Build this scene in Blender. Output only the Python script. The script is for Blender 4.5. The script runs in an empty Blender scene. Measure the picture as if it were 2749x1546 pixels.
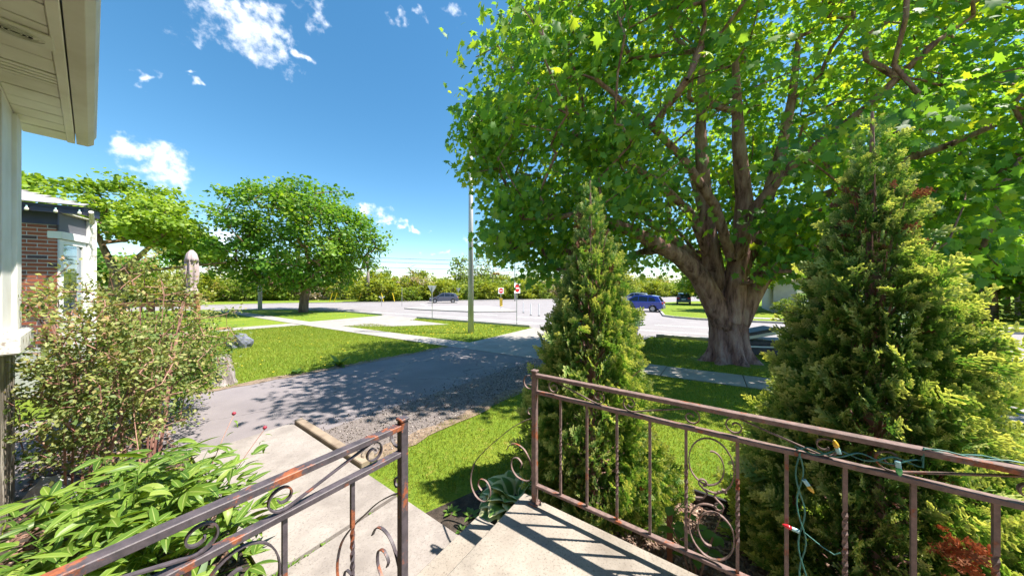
import bpy, bmesh, math, random
import numpy as np
from mathutils import Vector, Matrix, noise as mnoise

# ------------------------------------------------------------------ camera, sky, sun, exposure
F, CX, CY, CZ = 785.0, 1374.5, 773.0, 1.85          # focal length / centre in photo pixels, eye height
sc = bpy.context.scene
cam_d = bpy.data.cameras.new("camera"); cam = bpy.data.objects.new("camera", cam_d)
sc.collection.objects.link(cam); sc.camera = cam
cam.location = (0, 0, CZ); cam.rotation_euler = (math.radians(90), 0, 0)
cam_d.sensor_width = 36; cam_d.lens = 36 * F / 2749.0
cam_d.clip_start = 0.02; cam_d.clip_end = 3000
sc.view_settings.view_transform = 'Standard'; sc.view_settings.look = 'None'
sc.view_settings.gamma = 1; sc.view_settings.use_curve_mapping = False
sc.view_settings.exposure = 1.70
sc.render.engine = 'CYCLES'
sc.cycles.use_denoising = True
sc.cycles.max_bounces = 6; sc.cycles.diffuse_bounces = 3; sc.cycles.glossy_bounces = 2; sc.cycles.adaptive_threshold = .02; sc.cycles.transparent_max_bounces = 8
sc.cycles.caustics_reflective = False; sc.cycles.caustics_refractive = False
sc.cycles.sample_clamp_indirect = 6

SUN_EL = math.radians(61)
SUN_AZ = np.array([0.997, -0.075])                    # horizontal direction towards the sun
SUN = Vector((SUN_AZ[0] * math.cos(SUN_EL), SUN_AZ[1] * math.cos(SUN_EL), math.sin(SUN_EL)))
ld = bpy.data.lights.new("sun", 'SUN'); ld.energy = 3.7; ld.angle = math.radians(0.53); ld.color = (1.0, 0.93, 0.83)
lo = bpy.data.objects.new("sun", ld); sc.collection.objects.link(lo)
lo.rotation_euler = SUN.to_track_quat('Z', 'Y').to_euler(); lo.location = (20, -3, 30)

world = bpy.data.worlds.new("World"); sc.world = world; world.use_nodes = True
world.cycles.sampling_method = 'MANUAL'; world.cycles.sample_map_resolution = 256
wn, wl = world.node_tree.nodes, world.node_tree.links
wn.clear()
def N(nodes, t, **kw):
    n = nodes.new(t)
    for k, v in kw.items(): setattr(n, k, v)
    return n
wout = N(wn, 'ShaderNodeOutputWorld'); wbg = N(wn, 'ShaderNodeBackground'); wbg.inputs[1].default_value = 0.071
sky = N(wn, 'ShaderNodeTexSky', sky_type='NISHITA'); sky.sun_disc = False
sky.sun_elevation = SUN_EL; sky.sun_rotation = math.atan2(SUN_AZ[0], SUN_AZ[1])
sky.air_density = 1.0; sky.dust_density = 0.3; sky.ozone_density = 1.4; sky.altitude = 300
hs_ = N(wn, 'ShaderNodeHueSaturation'); hs_.inputs['Saturation'].default_value = 1.27; hs_.inputs['Hue'].default_value = .488; wl.new(sky.outputs[0], hs_.inputs['Color'])
wtc = N(wn, 'ShaderNodeTexCoord')
def dirpx(u, v): return Vector(((u - CX) / F, 1.0, (CY - v) / F)).normalized()
# clouds: (u, v, half width, half height, amount), in directions of the sky; the last ones lie outside the view
K = 2749 / 2576.0
CL = [(615, 85, 95, 60, 1.0), (590, 25, 50, 40, .8), (690, 75, 48, 60, .9), (785, 25, 34, 36, .9), (765, 135, 24, 24, .65),
      (412, 210, 22, 14, .95), (462, 207, 20, 14, .9), (473, 182, 12, 14, .7), (330, 82, 9, 9, .45),
      (318, 368, 46, 26, .95), (372, 405, 66, 40, 1.2), (430, 448, 66, 30, 1.15),
      (985, 45, 34, 24, .65), (1035, 22, 30, 30, .65), (1135, 28, 52, 26, .45),
      (930, 525, 42, 24, .9), (965, 552, 36, 24, .8), (1010, 564, 62, 15, .9), (1106, 566, 15, 12, .85),
      (1245, 610, 90, 42, .5), (1110, 636, 62, 16, .55), (990, 652, 40, 14, .4), (540, 580, 75, 55, .8), (600, 660, 80, 30, .5),
      (2330, 420, 210, 100, .7), (2000, 180, 60, 60, .4), (1660, 330, 60, 30, .45)]
CLD = []
for u, v, hw, hh, am in CL:
    k = max(1, round(hw / (1.5 * hh)))
    for i in range(k):
        uu = u + (i - (k - 1) / 2) * 2 * hw / k * .8
        CLD.append((dirpx(uu * K, v * K), hw / k * 1.1 * K / F, hh * K / F, am))
rr = random.Random(5)
for i in range(7):
    az = math.radians(rr.uniform(75, 285)); el = math.radians(rr.uniform(12, 70))
    CLD.append((Vector((math.sin(az) * math.cos(el), math.cos(az) * math.cos(el), math.sin(el))), rr.uniform(.08, .25), rr.uniform(.05, .12), rr.uniform(.5, 1)))
wz = N(wn, 'ShaderNodeTexNoise'); wz.inputs['Scale'].default_value = 13; wz.inputs['Detail'].default_value = 3; wz.inputs['Roughness'].default_value = .6; wl.new(wtc.outputs['Generated'], wz.inputs['Vector'])
wz2 = N(wn, 'ShaderNodeVectorMath', operation='SUBTRACT'); wz2.inputs[1].default_value = (.5, .5, .5); wl.new(wz.outputs['Color'], wz2.inputs[0])
wz3 = N(wn, 'ShaderNodeVectorMath', operation='MULTIPLY_ADD'); wz3.inputs[1].default_value = (.17, .17, .22); wl.new(wz2.outputs[0], wz3.inputs[0])
wsc = N(wn, 'ShaderNodeVectorMath', operation='MULTIPLY'); wsc.inputs[1].default_value = (1, 1, 1.5); wl.new(wtc.outputs['Generated'], wsc.inputs[0]); wl.new(wsc.outputs[0], wz3.inputs[2])
prev = None
for d, hw, hh, am in CLD:
    c2 = max(d.y, .35) if d.y > 0 else 1.0
    s3 = N(wn, 'ShaderNodeVectorMath', operation='DISTANCE'); s3.inputs[1].default_value = (d.x, d.y, d.z * 1.5); wl.new(wz3.outputs[0], s3.inputs[0])
    s4 = N(wn, 'ShaderNodeMath', operation='MULTIPLY_ADD'); s4.inputs[1].default_value = -1 / (.5 * (hw + 1.5 * hh) * c2); s4.inputs[2].default_value = am; wl.new(s3.outputs['Value'], s4.inputs[0])
    if prev:
        m = N(wn, 'ShaderNodeMath', operation='MAXIMUM'); wl.new(prev.outputs[0], m.inputs[0]); wl.new(s4.outputs[0], m.inputs[1]); prev = m
    else: prev = s4
cn = N(wn, 'ShaderNodeTexNoise'); cn.inputs['Scale'].default_value = 9; cn.inputs['Detail'].default_value = 3; cn.inputs['Roughness'].default_value = .62
wl.new(wtc.outputs['Generated'], cn.inputs['Vector'])
na = N(wn, 'ShaderNodeMath', operation='MULTIPLY_ADD'); na.inputs[1].default_value = 1.4; na.inputs[2].default_value = -.7
wl.new(cn.outputs[0], na.inputs[0])
cn3 = N(wn, 'ShaderNodeTexNoise'); cn3.inputs['Scale'].default_value = 34; cn3.inputs['Detail'].default_value = 4; cn3.inputs['Roughness'].default_value = .65
wl.new(wtc.outputs['Generated'], cn3.inputs['Vector'])
nb3 = N(wn, 'ShaderNodeMath', operation='MULTIPLY_ADD'); nb3.inputs[1].default_value = 2.0; nb3.inputs[2].default_value = -1.0; wl.new(cn3.outputs[0], nb3.inputs[0])
nsum = N(wn, 'ShaderNodeMath', operation='ADD'); wl.new(na.outputs[0], nsum.inputs[0]); wl.new(nb3.outputs[0], nsum.inputs[1])
ad = N(wn, 'ShaderNodeMath', operation='ADD'); wl.new(prev.outputs[0], ad.inputs[0]); wl.new(nsum.outputs[0], ad.inputs[1])
cr = N(wn, 'ShaderNodeMapRange', interpolation_type='SMOOTHSTEP'); cr.inputs['From Min'].default_value = -.02; cr.inputs['From Max'].default_value = 1.1
wl.new(ad.outputs[0], cr.inputs[0])
ccol = N(wn, 'ShaderNodeMix', data_type='RGBA'); ccol.inputs[6].default_value = (4.6, 5.0, 5.7, 1); ccol.inputs[7].default_value = (9.5, 9.5, 9.6, 1)
wl.new(cn.outputs[0], ccol.inputs[0])
cmix = N(wn, 'ShaderNodeMix', data_type='RGBA'); wl.new(cr.outputs[0], cmix.inputs[0]); wl.new(hs_.outputs[0], cmix.inputs[6]); wl.new(ccol.outputs[2], cmix.inputs[7])
wl.new(cmix.outputs[2], wbg.inputs[0]); wl.new(wbg.outputs[0], wout.inputs[0])

# ------------------------------------------------------------------ frames and ground height
DA = np.array([-0.821, 0.571]); DB = np.array([0.571, 0.821])     # along the house / street, and away from the house
def AB(a, b, z=0.0): return Vector((DA[0] * a + DB[0] * b, DA[1] * a + DB[1] * b, z))
def gz(y):
    y = np.asarray(y, dtype=float); return -.55 * (1 - np.exp(-np.maximum(y - 4, 0) / 12.0))
def G(x, y, dz=0.0): return Vector((x, y, float(gz(y)) + dz))
def ABg(a, b, dz=0.0):
    p = AB(a, b); return G(p.x, p.y, dz)
def px(u, v, Y): return Vector(((u - CX) / F * Y, Y, CZ + (CY - v) / F * Y))
def pd(u, v, Y): return px(u * K, v * K, Y)
def pg(u, v, dz=0.0):                                 # photo pixel -> point on the ground
    Y = 10.0
    for _ in range(40): Y = F * (CZ - float(gz(Y)) - dz) / max(v - CY, 1.0)
    return Vector(((u - CX) / F * Y, Y, float(gz(Y)) + dz))

# ------------------------------------------------------------------ object helpers
COL = sc.collection
ROOT = {}
def tag(o, label=None, cat=None, group=None, kind=None):
    if label: o['label'] = label
    if cat: o['category'] = cat
    if group: o['group'] = group
    if kind: o['kind'] = kind
    return o
def thing(name, label, cat, loc=(0, 0, 0), rz=0.0, group=None):
    o = bpy.data.objects.new(name, None); COL.objects.link(o); o.empty_display_size = .1
    o.location = loc; o.rotation_euler = (0, 0, rz); ROOT[o.name] = Vector(loc)
    return tag(o, label, cat, group)
def link(name, me, mat, parent=None, world=True):
    o = bpy.data.objects.new(name, me); COL.objects.link(o)
    if mat is not None and not me.materials: me.materials.append(mat)
    if parent is not None: o.parent = parent
    return o
def base_of(o):
    v = Vector((0, 0, 0))
    while o is not None:
        v = v + o.location; o = o.parent
    return v
def copy_tree(o, parent=None):
    c = o.copy(); COL.objects.link(c); c.parent = parent
    for ch in list(o.children): copy_tree(ch, c)
    return c
class MB:
    def __init__(s): s.v = []; s.f = []
    def add(s, vs, fs):
        n = len(s.v); s.v.extend([tuple(p) for p in vs]); s.f.extend([tuple(i + n for i in f) for f in fs])
    def box(s, c, ax, h):                              # centre, three unit axes, half sizes
        c = Vector(c); ax = [Vector(a) for a in ax]
        vs = [c + ax[0] * (h[0] * i) + ax[1] * (h[1] * j) + ax[2] * (h[2] * k) for i in (-1, 1) for j in (-1, 1) for k in (-1, 1)]
        s.add(vs, [(0, 1, 3, 2), (4, 6, 7, 5), (0, 4, 5, 1), (2, 3, 7, 6), (0, 2, 6, 4), (1, 5, 7, 3)])
    def tube(s, pts, rad, n=8, cap=True, sq=None, up=None):
        pts = [Vector(p) for p in pts]
        if not hasattr(rad, '__len__'): rad = [rad] * len(pts)
        rings = []; ref = None
        for i, p in enumerate(pts):
            t = (pts[min(i + 1, len(pts) - 1)] - pts[max(i - 1, 0)])
            t = t.normalized() if t.length > 1e-9 else Vector((0, 0, 1))
            if ref is None:
                ref = Vector(up) if up else (Vector((0, 0, 1)) if abs(t.z) < .9 else Vector((1, 0, 0)))
            x = ref - t * ref.dot(t); x = x.normalized() if x.length > 1e-6 else t.orthogonal().normalized()
            y = t.cross(x); ref = x
            r = rad[i]
            if sq: rx, ry = r * sq[0], r * sq[1]
            else: rx = ry = r
            off = math.pi / n if sq else 0
            m = 1.0 / math.cos(math.pi / n) if (sq and n == 4) else 1.0
            rings.append([p + x * (rx * m * math.cos(off + 2 * math.pi * k / n)) + y * (ry * m * math.sin(off + 2 * math.pi * k / n)) for k in range(n)])
        vs = [q for r in rings for q in r]; fs = []
        for i in range(len(rings) - 1):
            for k in range(n):
                k2 = (k + 1) % n; fs.append((i * n + k, i * n + k2, (i + 1) * n + k2, (i + 1) * n + k))
        if cap:
            fs.append(tuple(range(n - 1, -1, -1))); fs.append(tuple((len(rings) - 1) * n + k for k in range(n)))
        s.add(vs, fs)
    def lathe(s, c, prof, n=16, fold=None):
        c = Vector(c); vs = []; fs = []
        for r, z in prof:
            for k in range(n):
                a = 2 * math.pi * k / n; q = r * (fold(a, z) if fold else 1)
                vs.append(c + Vector((q * math.cos(a), q * math.sin(a), z)))
        for i in range(len(prof) - 1):
            for k in range(n):
                k2 = (k + 1) % n; fs.append((i * n + k, i * n + k2, (i + 1) * n + k2, (i + 1) * n + k))
        fs.append(tuple(range(n - 1, -1, -1))); fs.append(tuple((len(prof) - 1) * n + k for k in range(n)))
        s.add(vs, fs)
    def prism(s, poly, off):                           # polygon (3D points) and an offset vector
        off = Vector(off); n = len(poly); p = [Vector(q) for q in poly]
        s.add(p + [q + off for q in p], [tuple(range(n))[::-1], tuple(range(n, 2 * n))] + [(i, (i + 1) % n, n + (i + 1) % n, n + i) for i in range(n)])
    def build(s, name, mat, parent=None, smooth=False, local=False, bevel=0):
        me = bpy.data.meshes.new(name)
        b = Vector((0, 0, 0)) if (local or parent is None) else base_of(parent)
        me.from_pydata([(x - b.x, y - b.y, z - b.z) for x, y, z in s.v], [], s.f)
        bm = bmesh.new(); bm.from_mesh(me); bmesh.ops.recalc_face_normals(bm, faces=bm.faces)
        if bevel: bmesh.ops.bevel(bm, geom=list(bm.edges), offset=bevel, segments=1, affect='EDGES', profile=.5)
        bm.to_mesh(me); bm.free()
        if smooth: me.polygons.foreach_set('use_smooth', [True] * len(me.polygons))
        return link(name, me, mat, parent)
def np_mesh(name, V, Fc, attrs=None, smooth=False):
    V = np.asarray(V, dtype=np.float32); Fc = np.asarray(Fc, dtype=np.int32); nf, k = Fc.shape
    me = bpy.data.meshes.new(name)
    me.vertices.add(len(V)); me.vertices.foreach_set('co', V.ravel())
    me.loops.add(nf * k); me.loops.foreach_set('vertex_index', Fc.ravel())
    me.polygons.add(nf); me.polygons.foreach_set('loop_start', np.arange(0, nf * k, k, dtype=np.int32))
    try: me.polygons.foreach_set('loop_total', np.full(nf, k, dtype=np.int32))
    except Exception: pass
    if smooth: me.polygons.foreach_set('use_smooth', np.ones(nf, dtype=bool))
    me.update(calc_edges=True)
    for nm, arr in (attrs or {}).items():
        at = me.attributes.new(nm, 'FLOAT', 'POINT'); at.data.foreach_set('value', np.asarray(arr, dtype=np.float32))
    return me
def norm(a): return a / np.maximum(np.linalg.norm(a, axis=-1, keepdims=True), 1e-9)
def scatter(tv, tf, pos, tip, nrm, scale, extra=None):
    """copies of a template (x across, y towards the tip, z out of the face)"""
    tip = norm(tip); nrm = nrm - tip * np.sum(nrm * tip, 1, keepdims=True); nrm = norm(nrm); x = np.cross(tip, nrm)
    n, k = len(pos), len(tv)
    V = pos[:, None, :] + scale[:, None, None] * (tv[None, :, 0, None] * x[:, None, :] + tv[None, :, 1, None] * tip[:, None, :] + tv[None, :, 2, None] * nrm[:, None, :])
    Fc = (np.arange(n)[:, None, None] * k + tf[None]).reshape(-1, tf.shape[1])
    return V.reshape(-1, 3), Fc

# ------------------------------------------------------------------ materials
def nmat(name):
    m = bpy.data.materials.new(name); m.use_nodes = True
    nt = m.node_tree; b = nt.nodes['Principled BSDF']; return m, nt.nodes, nt.links, b
def c4(c): return (c[0], c[1], c[2], 1)
def posnode(nd): return nd.new('ShaderNodeNewGeometry').outputs['Position']
def noise_(nd, ln, scale, detail=4, rough=.55, vec=None, stretch=None):
    t = nd.new('ShaderNodeTexNoise'); t.inputs['Scale'].default_value = scale; t.inputs['Detail'].default_value = detail; t.inputs['Roughness'].default_value = rough
    v = vec if vec is not None else posnode(nd)
    if stretch:
        mp = nd.new('ShaderNodeMapping'); mp.inputs['Scale'].default_value = stretch; ln.new(v, mp.inputs['Vector']); v = mp.outputs[0]
    ln.new(v, t.inputs['Vector']); return t.outputs[0]
def ramp(nd, ln, fac, stops):
    r = nd.new('ShaderNodeValToRGB'); e = r.color_ramp.elements
    while len(e) < len(stops): e.new(.5)
    for i, (p, c) in enumerate(stops): e[i].position = p; e[i].color = c4(c)
    ln.new(fac, r.inputs[0]); return r.outputs[0]
def mixc(nd, ln, fac, a, b, mode='MIX'):
    m = nd.new('ShaderNodeMix'); m.data_type = 'RGBA'; m.blend_type = mode
    for s, v in ((0, fac), (6, a), (7, b)):
        if hasattr(v, 'links') or hasattr(v, 'is_output'): ln.new(v, m.inputs[s])
        elif isinstance(v, (int, float)): m.inputs[s].default_value = v
        else: m.inputs[s].default_value = c4(v)
    return m.outputs[2]
def bump_(nd, ln, b, h, strength, dist=.01):
    bp = nd.new('ShaderNodeBump'); bp.inputs['Strength'].default_value = strength; bp.inputs['Distance'].default_value = dist
    ln.new(h, bp.inputs['Height']); ln.new(bp.outputs[0], b.inputs['Normal'])
def simple(name, c1, c2=None, rough=.6, scale=6, detail=5, metal=0, bump=0, bscale=60, bdist=.005, stretch=None, spec=.5, lo=.35, hi=.65):
    m, nd, ln, b = nmat(name); b.inputs['Roughness'].default_value = rough; b.inputs['Metallic'].default_value = metal
    b.inputs['Specular IOR Level'].default_value = spec
    if c2 is None: b.inputs['Base Color'].default_value = c4(c1)
    else: ln.new(ramp(nd, ln, noise_(nd, ln, scale, detail, stretch=stretch), [(lo, c1), (hi, c2)]), b.inputs['Base Color'])
    if bump: bump_(nd, ln, b, noise_(nd, ln, bscale, 5, stretch=stretch), bump, bdist)
    return m
def leafmat(name, stops, tint, trans=.45, rough=.5, attr='rnd', spec=.35, extra=None):
    m, nd, ln, b = nmat(name)
    at = nd.new('ShaderNodeAttribute'); at.attribute_name = attr
    col = ramp(nd, ln, at.outputs['Fac'], stops)
    if extra:
        a2 = nd.new('ShaderNodeAttribute'); a2.attribute_name = extra[0]
        mr = nd.new('ShaderNodeMapRange'); mr.inputs[1].default_value = extra[2]; mr.inputs[2].default_value = extra[3]
        ln.new(a2.outputs['Fac'], mr.inputs[0]); col = mixc(nd, ln, mr.outputs[0], col, extra[1])
    ln.new(col, b.inputs['Base Color']); b.inputs['Roughness'].default_value = rough; b.inputs['Specular IOR Level'].default_value = spec
    tr = nd.new('ShaderNodeBsdfTranslucent'); ln.new(mixc(nd, ln, 1.0, col, tint, 'MULTIPLY'), tr.inputs[0])
    mx = nd.new('ShaderNodeMixShader'); mx.inputs[0].default_value = trans
    ln.new(b.outputs[0], mx.inputs[1]); ln.new(tr.outputs[0], mx.inputs[2]); ln.new(mx.outputs[0], nd['Material Output'].inputs[0])
    return m

M = {}
# lawn ground under the blades
m, nd, ln, b = nmat('lawn_soil'); b.inputs['Roughness'].default_value = .9; b.inputs['Specular IOR Level'].default_value = .1
c = ramp(nd, ln, noise_(nd, ln, .55, 6, .6), [(.3, (.13, .21, .02)), (.5, (.19, .26, .026)), (.72, (.28, .3, .04))])
c = mixc(nd, ln, ramp(nd, ln, noise_(nd, ln, 26, 4, .7), [(.42, (0, 0, 0)), (.7, (1, 1, 1))]), c, (.08, .15, .018))
c = mixc(nd, ln, ramp(nd, ln, noise_(nd, ln, 9, 3, .5), [(.6, (0, 0, 0)), (.72, (1, 1, 1))]), c, (.25, .25, .05))
ln.new(c, b.inputs['Base Color']); bump_(nd, ln, b, noise_(nd, ln, 45, 5, .7), .9, .03); M['lawn'] = m
M['grass'] = leafmat('grass_blades', [(0, (.10, .165, .018)), (.45, (.21, .275, .03)), (.8, (.33, .345, .05)), (1, (.42, .37, .11))], (1.4, 1.3, .6), .4, .5)
def asphalt(name, c1, c2, crack=True):
    m, nd, ln, b = nmat(name); b.inputs['Roughness'].default_value = .88; b.inputs['Specular IOR Level'].default_value = .25
    c = ramp(nd, ln, noise_(nd, ln, .9, 7, .6), [(.3, c1), (.7, c2)])
    c = mixc(nd, ln, ramp(nd, ln, noise_(nd, ln, 140, 3, .8), [(.35, (0, 0, 0)), (.75, (.55, .55, .55))]), c, (c1[0] * .42, c1[1] * .42, c1[2] * .42))
    if crack:
        v = nd.new('ShaderNodeTexVoronoi'); v.feature = 'DISTANCE_TO_EDGE'; v.inputs['Scale'].default_value = .55
        w = nd.new('ShaderNodeVectorMath'); w.operation = 'ADD'; nz = nd.new('ShaderNodeTexNoise'); nz.inputs['Scale'].default_value = 1.4; nz.inputs['Detail'].default_value = 6
        ln.new(posnode(nd), nz.inputs['Vector']); ln.new(posnode(nd), w.inputs[0]); ln.new(nz.outputs['Color'], w.inputs[1]); ln.new(w.outputs[0], v.inputs['Vector'])
        c = mixc(nd, ln, ramp(nd, ln, v.outputs['Distance'], [(0, (.7, .7, .7)), (.008, (0, 0, 0))]), c, (.045, .042, .04))
    ln.new(c, b.inputs['Base Color']); bump_(nd, ln, b, noise_(nd, ln, 110, 4, .7), .5, .006); return m
M['drive'] = asphalt('driveway_asphalt', (.205, .182, .19), (.29, .258, .262))
M['road'] = asphalt('road_asphalt', (.26, .24, .245), (.33, .31, .315), False)
def concrete(name, c1, c2, dark):
    m, nd, ln, b = nmat(name); b.inputs['Roughness'].default_value = .85; b.inputs['Specular IOR Level'].default_value = .25
    c = ramp(nd, ln, noise_(nd, ln, 3.0, 8, .65), [(.3, c1), (.68, c2)])
    c = mixc(nd, ln, ramp(nd, ln, noise_(nd, ln, 75, 4, .75), [(.3, (1, 1, 1)), (.47, (0, 0, 0))]), c, dark)
    v = nd.new('ShaderNodeTexVoronoi'); v.inputs['Scale'].default_value = 22; ln.new(posnode(nd), v.inputs['Vector'])
    c = mixc(nd, ln, ramp(nd, ln, v.outputs['Distance'], [(.0, (.7, .7, .7)), (.11, (0, 0, 0))]), c, dark)
    c = mixc(nd, ln, ramp(nd, ln, noise_(nd, ln, 1.3, 5, .7), [(.48, (0, 0, 0)), (.72, (.8, .8, .8))]), c, dark)
    ln.new(c, b.inputs['Base Color']); bump_(nd, ln, b, noise_(nd, ln, 60, 6, .75), .35, .005); return m
M['conc'] = concrete('sidewalk_concrete', (.29, .27, .25), (.36, .335, .31), (.23, .21, .195))
M['walk'] = concrete('walkway_concrete', (.24, .212, .195), (.35, .315, .29), (.16, .14, .128))
M['porch'] = concrete('porch_concrete', (.25, .215, .18), (.37, .335, .29), (.135, .115, .095))
M['kerb'] = simple('kerb_concrete', (.32, .3, .28), (.42, .4, .37), .85, 5, bump=.2)
M['soil'] = simple('dark_soil', (.03, .022, .016), (.075, .055, .04), .95, 14, bump=1, bscale=40, bdist=.03)
M['dirt'] = simple('dry_dirt', (.15, .105, .07), (.3, .22, .155), .95, 12, bump=1, bscale=50, bdist=.02)
M['mulchsoil'] = simple('mulch_soil', (.12, .075, .055), (.24, .16, .12), .95, 30, bump=1, bscale=60, bdist=.02)
M['gravelbed'] = simple('gravel_bed', (.13, .108, .1), (.25, .212, .195), .95, 40, bump=1, bscale=80, bdist=.02)
M['chip'] = leafmat('mulch_chips', [(0, (.09, .05, .035)), (.5, (.22, .13, .095)), (1, (.42, .31, .25))], (1, 1, 1), 0, .9)
M['pebble'] = leafmat('gravel_stones', [(0, (.14, .12, .108)), (.6, (.27, .235, .21)), (1, (.46, .42, .39))], (1, 1, 1), 0, .85)
M['white_paint_line'] = simple('road_paint', (.62, .62, .6), (.78, .78, .76), .7, 8)
M['timber'] = simple('weathered_timber', (.2, .15, .11), (.34, .27, .2), .85, 5, stretch=(1, 1, 1), bump=.4, bscale=50)
# wrought iron: chipped black paint, rust and bare primer
def iron(name, rustlo, base=(.05, .043, .05)):
    m, nd, ln, b = nmat(name)
    c = ramp(nd, ln, noise_(nd, ln, 30, 5, .7), [(.35, base), (.62, (base[0] * 1.9, base[1] * 1.8, base[2] * 1.8))])
    rust = ramp(nd, ln, noise_(nd, ln, 9, 7, .7), [(rustlo, (0, 0, 0)), (rustlo + .045, (1, 1, 1))])
    rc = ramp(nd, ln, noise_(nd, ln, 60, 4, .7), [(.35, (.17, .05, .022)), (.65, (.36, .115, .05))])
    c = mixc(nd, ln, rust, c, rc)
    c = mixc(nd, ln, ramp(nd, ln, noise_(nd, ln, 55, 6, .8), [(.7, (0, 0, 0)), (.735, (1, 1, 1))]), c, (.42, .38, .38))
    ln.new(c, b.inputs['Base Color']); b.inputs['Roughness'].default_value = .52; b.inputs['Metallic'].default_value = .0; b.inputs['Specular IOR Level'].default_value = .45
    bump_(nd, ln, b, noise_(nd, ln, 70, 6, .75), .45, .002); return m
M['iron'] = iron('wrought_iron', .545); M['iron2'] = iron('sun_faded_iron', .575, (.125, .088, .08))
def bark(name, c1, c2, c3, sc_=7):
    m, nd, ln, b = nmat(name); b.inputs['Roughness'].default_value = .92; b.inputs['Specular IOR Level'].default_value = .15
    nz = noise_(nd, ln, sc_, 8, .68, stretch=(1, 1, .22))
    ln.new(ramp(nd, ln, nz, [(.34, c1), (.5, c2), (.68, c3)]), b.inputs['Base Color']); bump_(nd, ln, b, nz, 1.0, .1); return m
M['bark'] = bark('maple_bark', (.095, .048, .045), (.34, .19, .17), (.5, .33, .295))
M['bark2'] = bark('tree_bark', (.08, .052, .035), (.2, .13, .085), (.32, .22, .15), 5)
M['twig'] = simple('grey_twigs', (.12, .1, .09), (.24, .2, .18), .9, 6)
M['redstem'] = simple('reddish_stems', (.24, .1, .08), (.4, .24, .18), .7, 8)
M['maple'] = leafmat('maple_leaves', [(0, (.055, .15, .05)), (.3, (.1, .235, .06)), (.65, (.17, .31, .05)), (1, (.3, .38, .05))], (2.25, 1.95, .5), .52, .55)
M['maple2'] = leafmat('street_maple_leaves', [(0, (.05, .13, .016)), (.4, (.1, .22, .022)), (.75, (.17, .29, .03)), (1, (.26, .35, .045))], (1.7, 1.7, .55), .4, .5)
M['maple3'] = leafmat('pale_maple_leaves', [(0, (.09, .17, .02)), (.4, (.19, .3, .03)), (.75, (.28, .39, .045)), (1, (.36, .44, .07))], (1.5, 1.5, .55), .4, .5)
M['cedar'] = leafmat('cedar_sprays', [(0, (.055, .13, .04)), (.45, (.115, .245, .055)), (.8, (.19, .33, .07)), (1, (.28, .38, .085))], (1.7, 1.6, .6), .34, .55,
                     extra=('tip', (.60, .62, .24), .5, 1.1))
M['cedar_dead'] = leafmat('dead_cedar_sprays', [(0, (.13, .06, .04)), (.6, (.28, .12, .06)), (1, (.5, .15, .06))], (1.3, 1, .8), .2, .8)
M['shrub'] = leafmat('shrub_leaves', [(0, (.085, .16, .04)), (.35, (.18, .23, .07)), (.7, (.31, .33, .1)), (.86, (.44, .33, .16)), (1, (.48, .24, .17))], (1.6, 1.5, .7), .3, .5)
M['shrub2'] = leafmat('green_shrub_leaves', [(0, (.06, .13, .022)), (.45, (.13, .23, .032)), (.8, (.24, .33, .05)), (1, (.4, .38, .09))], (1.6, 1.5, .7), .3, .5)
M['peony'] = leafmat('peony_leaves', [(0, (.06, .135, .02)), (.45, (.13, .235, .03)), (.8, (.22, .33, .05)), (1, (.34, .41, .1))], (1.6, 1.45, .45), .38, .42, spec=.4, extra=('edge', (.42, .5, .16), .16, 0.0))
M['hosta'] = leafmat('hosta_leaves', [(0, (.12, .24, .05)), (1, (.2, .34, .07))], (1.4, 1.4, .7), .25, .45, extra=('edge', (.68, .68, .36), .40, .6))
M['weed'] = leafmat('weed_leaves', [(0, (.07, .15, .02)), (1, (.15, .26, .035))], (1.5, 1.5, .6), .3, .5)
M['iris'] = leafmat('iris_blades', [(0, (.16, .25, .14)), (1, (.24, .34, .2))], (1.2, 1.2, .8), .25, .5)
M['bud'] = simple('peony_bud', (.2, .012, .03), (.34, .03, .06), .5, 30)
for i, st in enumerate([[(0, (.12, .18, .02)), (.5, (.24, .30, .03)), (1, (.38, .39, .05))], [(0, (.15, .14, .03)), (.5, (.3, .26, .05)), (1, (.44, .34, .09))],
                        [(0, (.1, .17, .02)), (.5, (.19, .28, .035)), (1, (.32, .37, .06))], [(0, (.2, .17, .1)), (.5, (.36, .31, .22)), (1, (.5, .43, .33))]]):
    M['bush%d' % i] = leafmat('thicket_leaves_%s' % 'abcd'[i], st, (1.5, 1.4, .6), .35, .6)
M['pink'] = leafmat('blossom', [(0, (.42, .36, .32)), (1, (.66, .58, .53))], (1.2, 1, 1), .4, .7)
def peeling(name, c1, c2, lo, sc_=7, stretch=None):
    m, nd, ln, b = nmat(name); b.inputs['Roughness'].default_value = .65
    fac = ramp(nd, ln, noise_(nd, ln, sc_, 7, .7, stretch=stretch), [(lo, (0, 0, 0)), (lo + .05, (1, 1, 1))])
    under = ramp(nd, ln, noise_(nd, ln, 22, 5, .6, stretch=stretch), [(.35, c2), (.7, (c2[0] * 1.9, c2[1] * 1.9, c2[2] * 1.9))])
    dirt = ramp(nd, ln, noise_(nd, ln, 3, 6, .6), [(.35, c1), (.75, (c1[0] * .82, c1[1] * .8, c1[2] * .76))])
    ln.new(mixc(nd, ln, fac, dirt, under), b.inputs['Base Color']); bump_(nd, ln, b, fac, .3, .004); return m
M['soffit'] = peeling('soffit_paint', (.88, .85, .79), (.3, .25, .2), .67)
M['gutter'] = peeling('gutter_paint', (.72, .68, .63), (.3, .25, .22), .70, 6)
M['whiteboard'] = peeling('white_board_paint', (.78, .78, .76), (.16, .14, .125), .68, 5, (1, 1, .5))
M['sillpaint'] = peeling('peeling_sill_paint', (.74, .73, .7), (.24, .2, .17), .56, 8)
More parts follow.
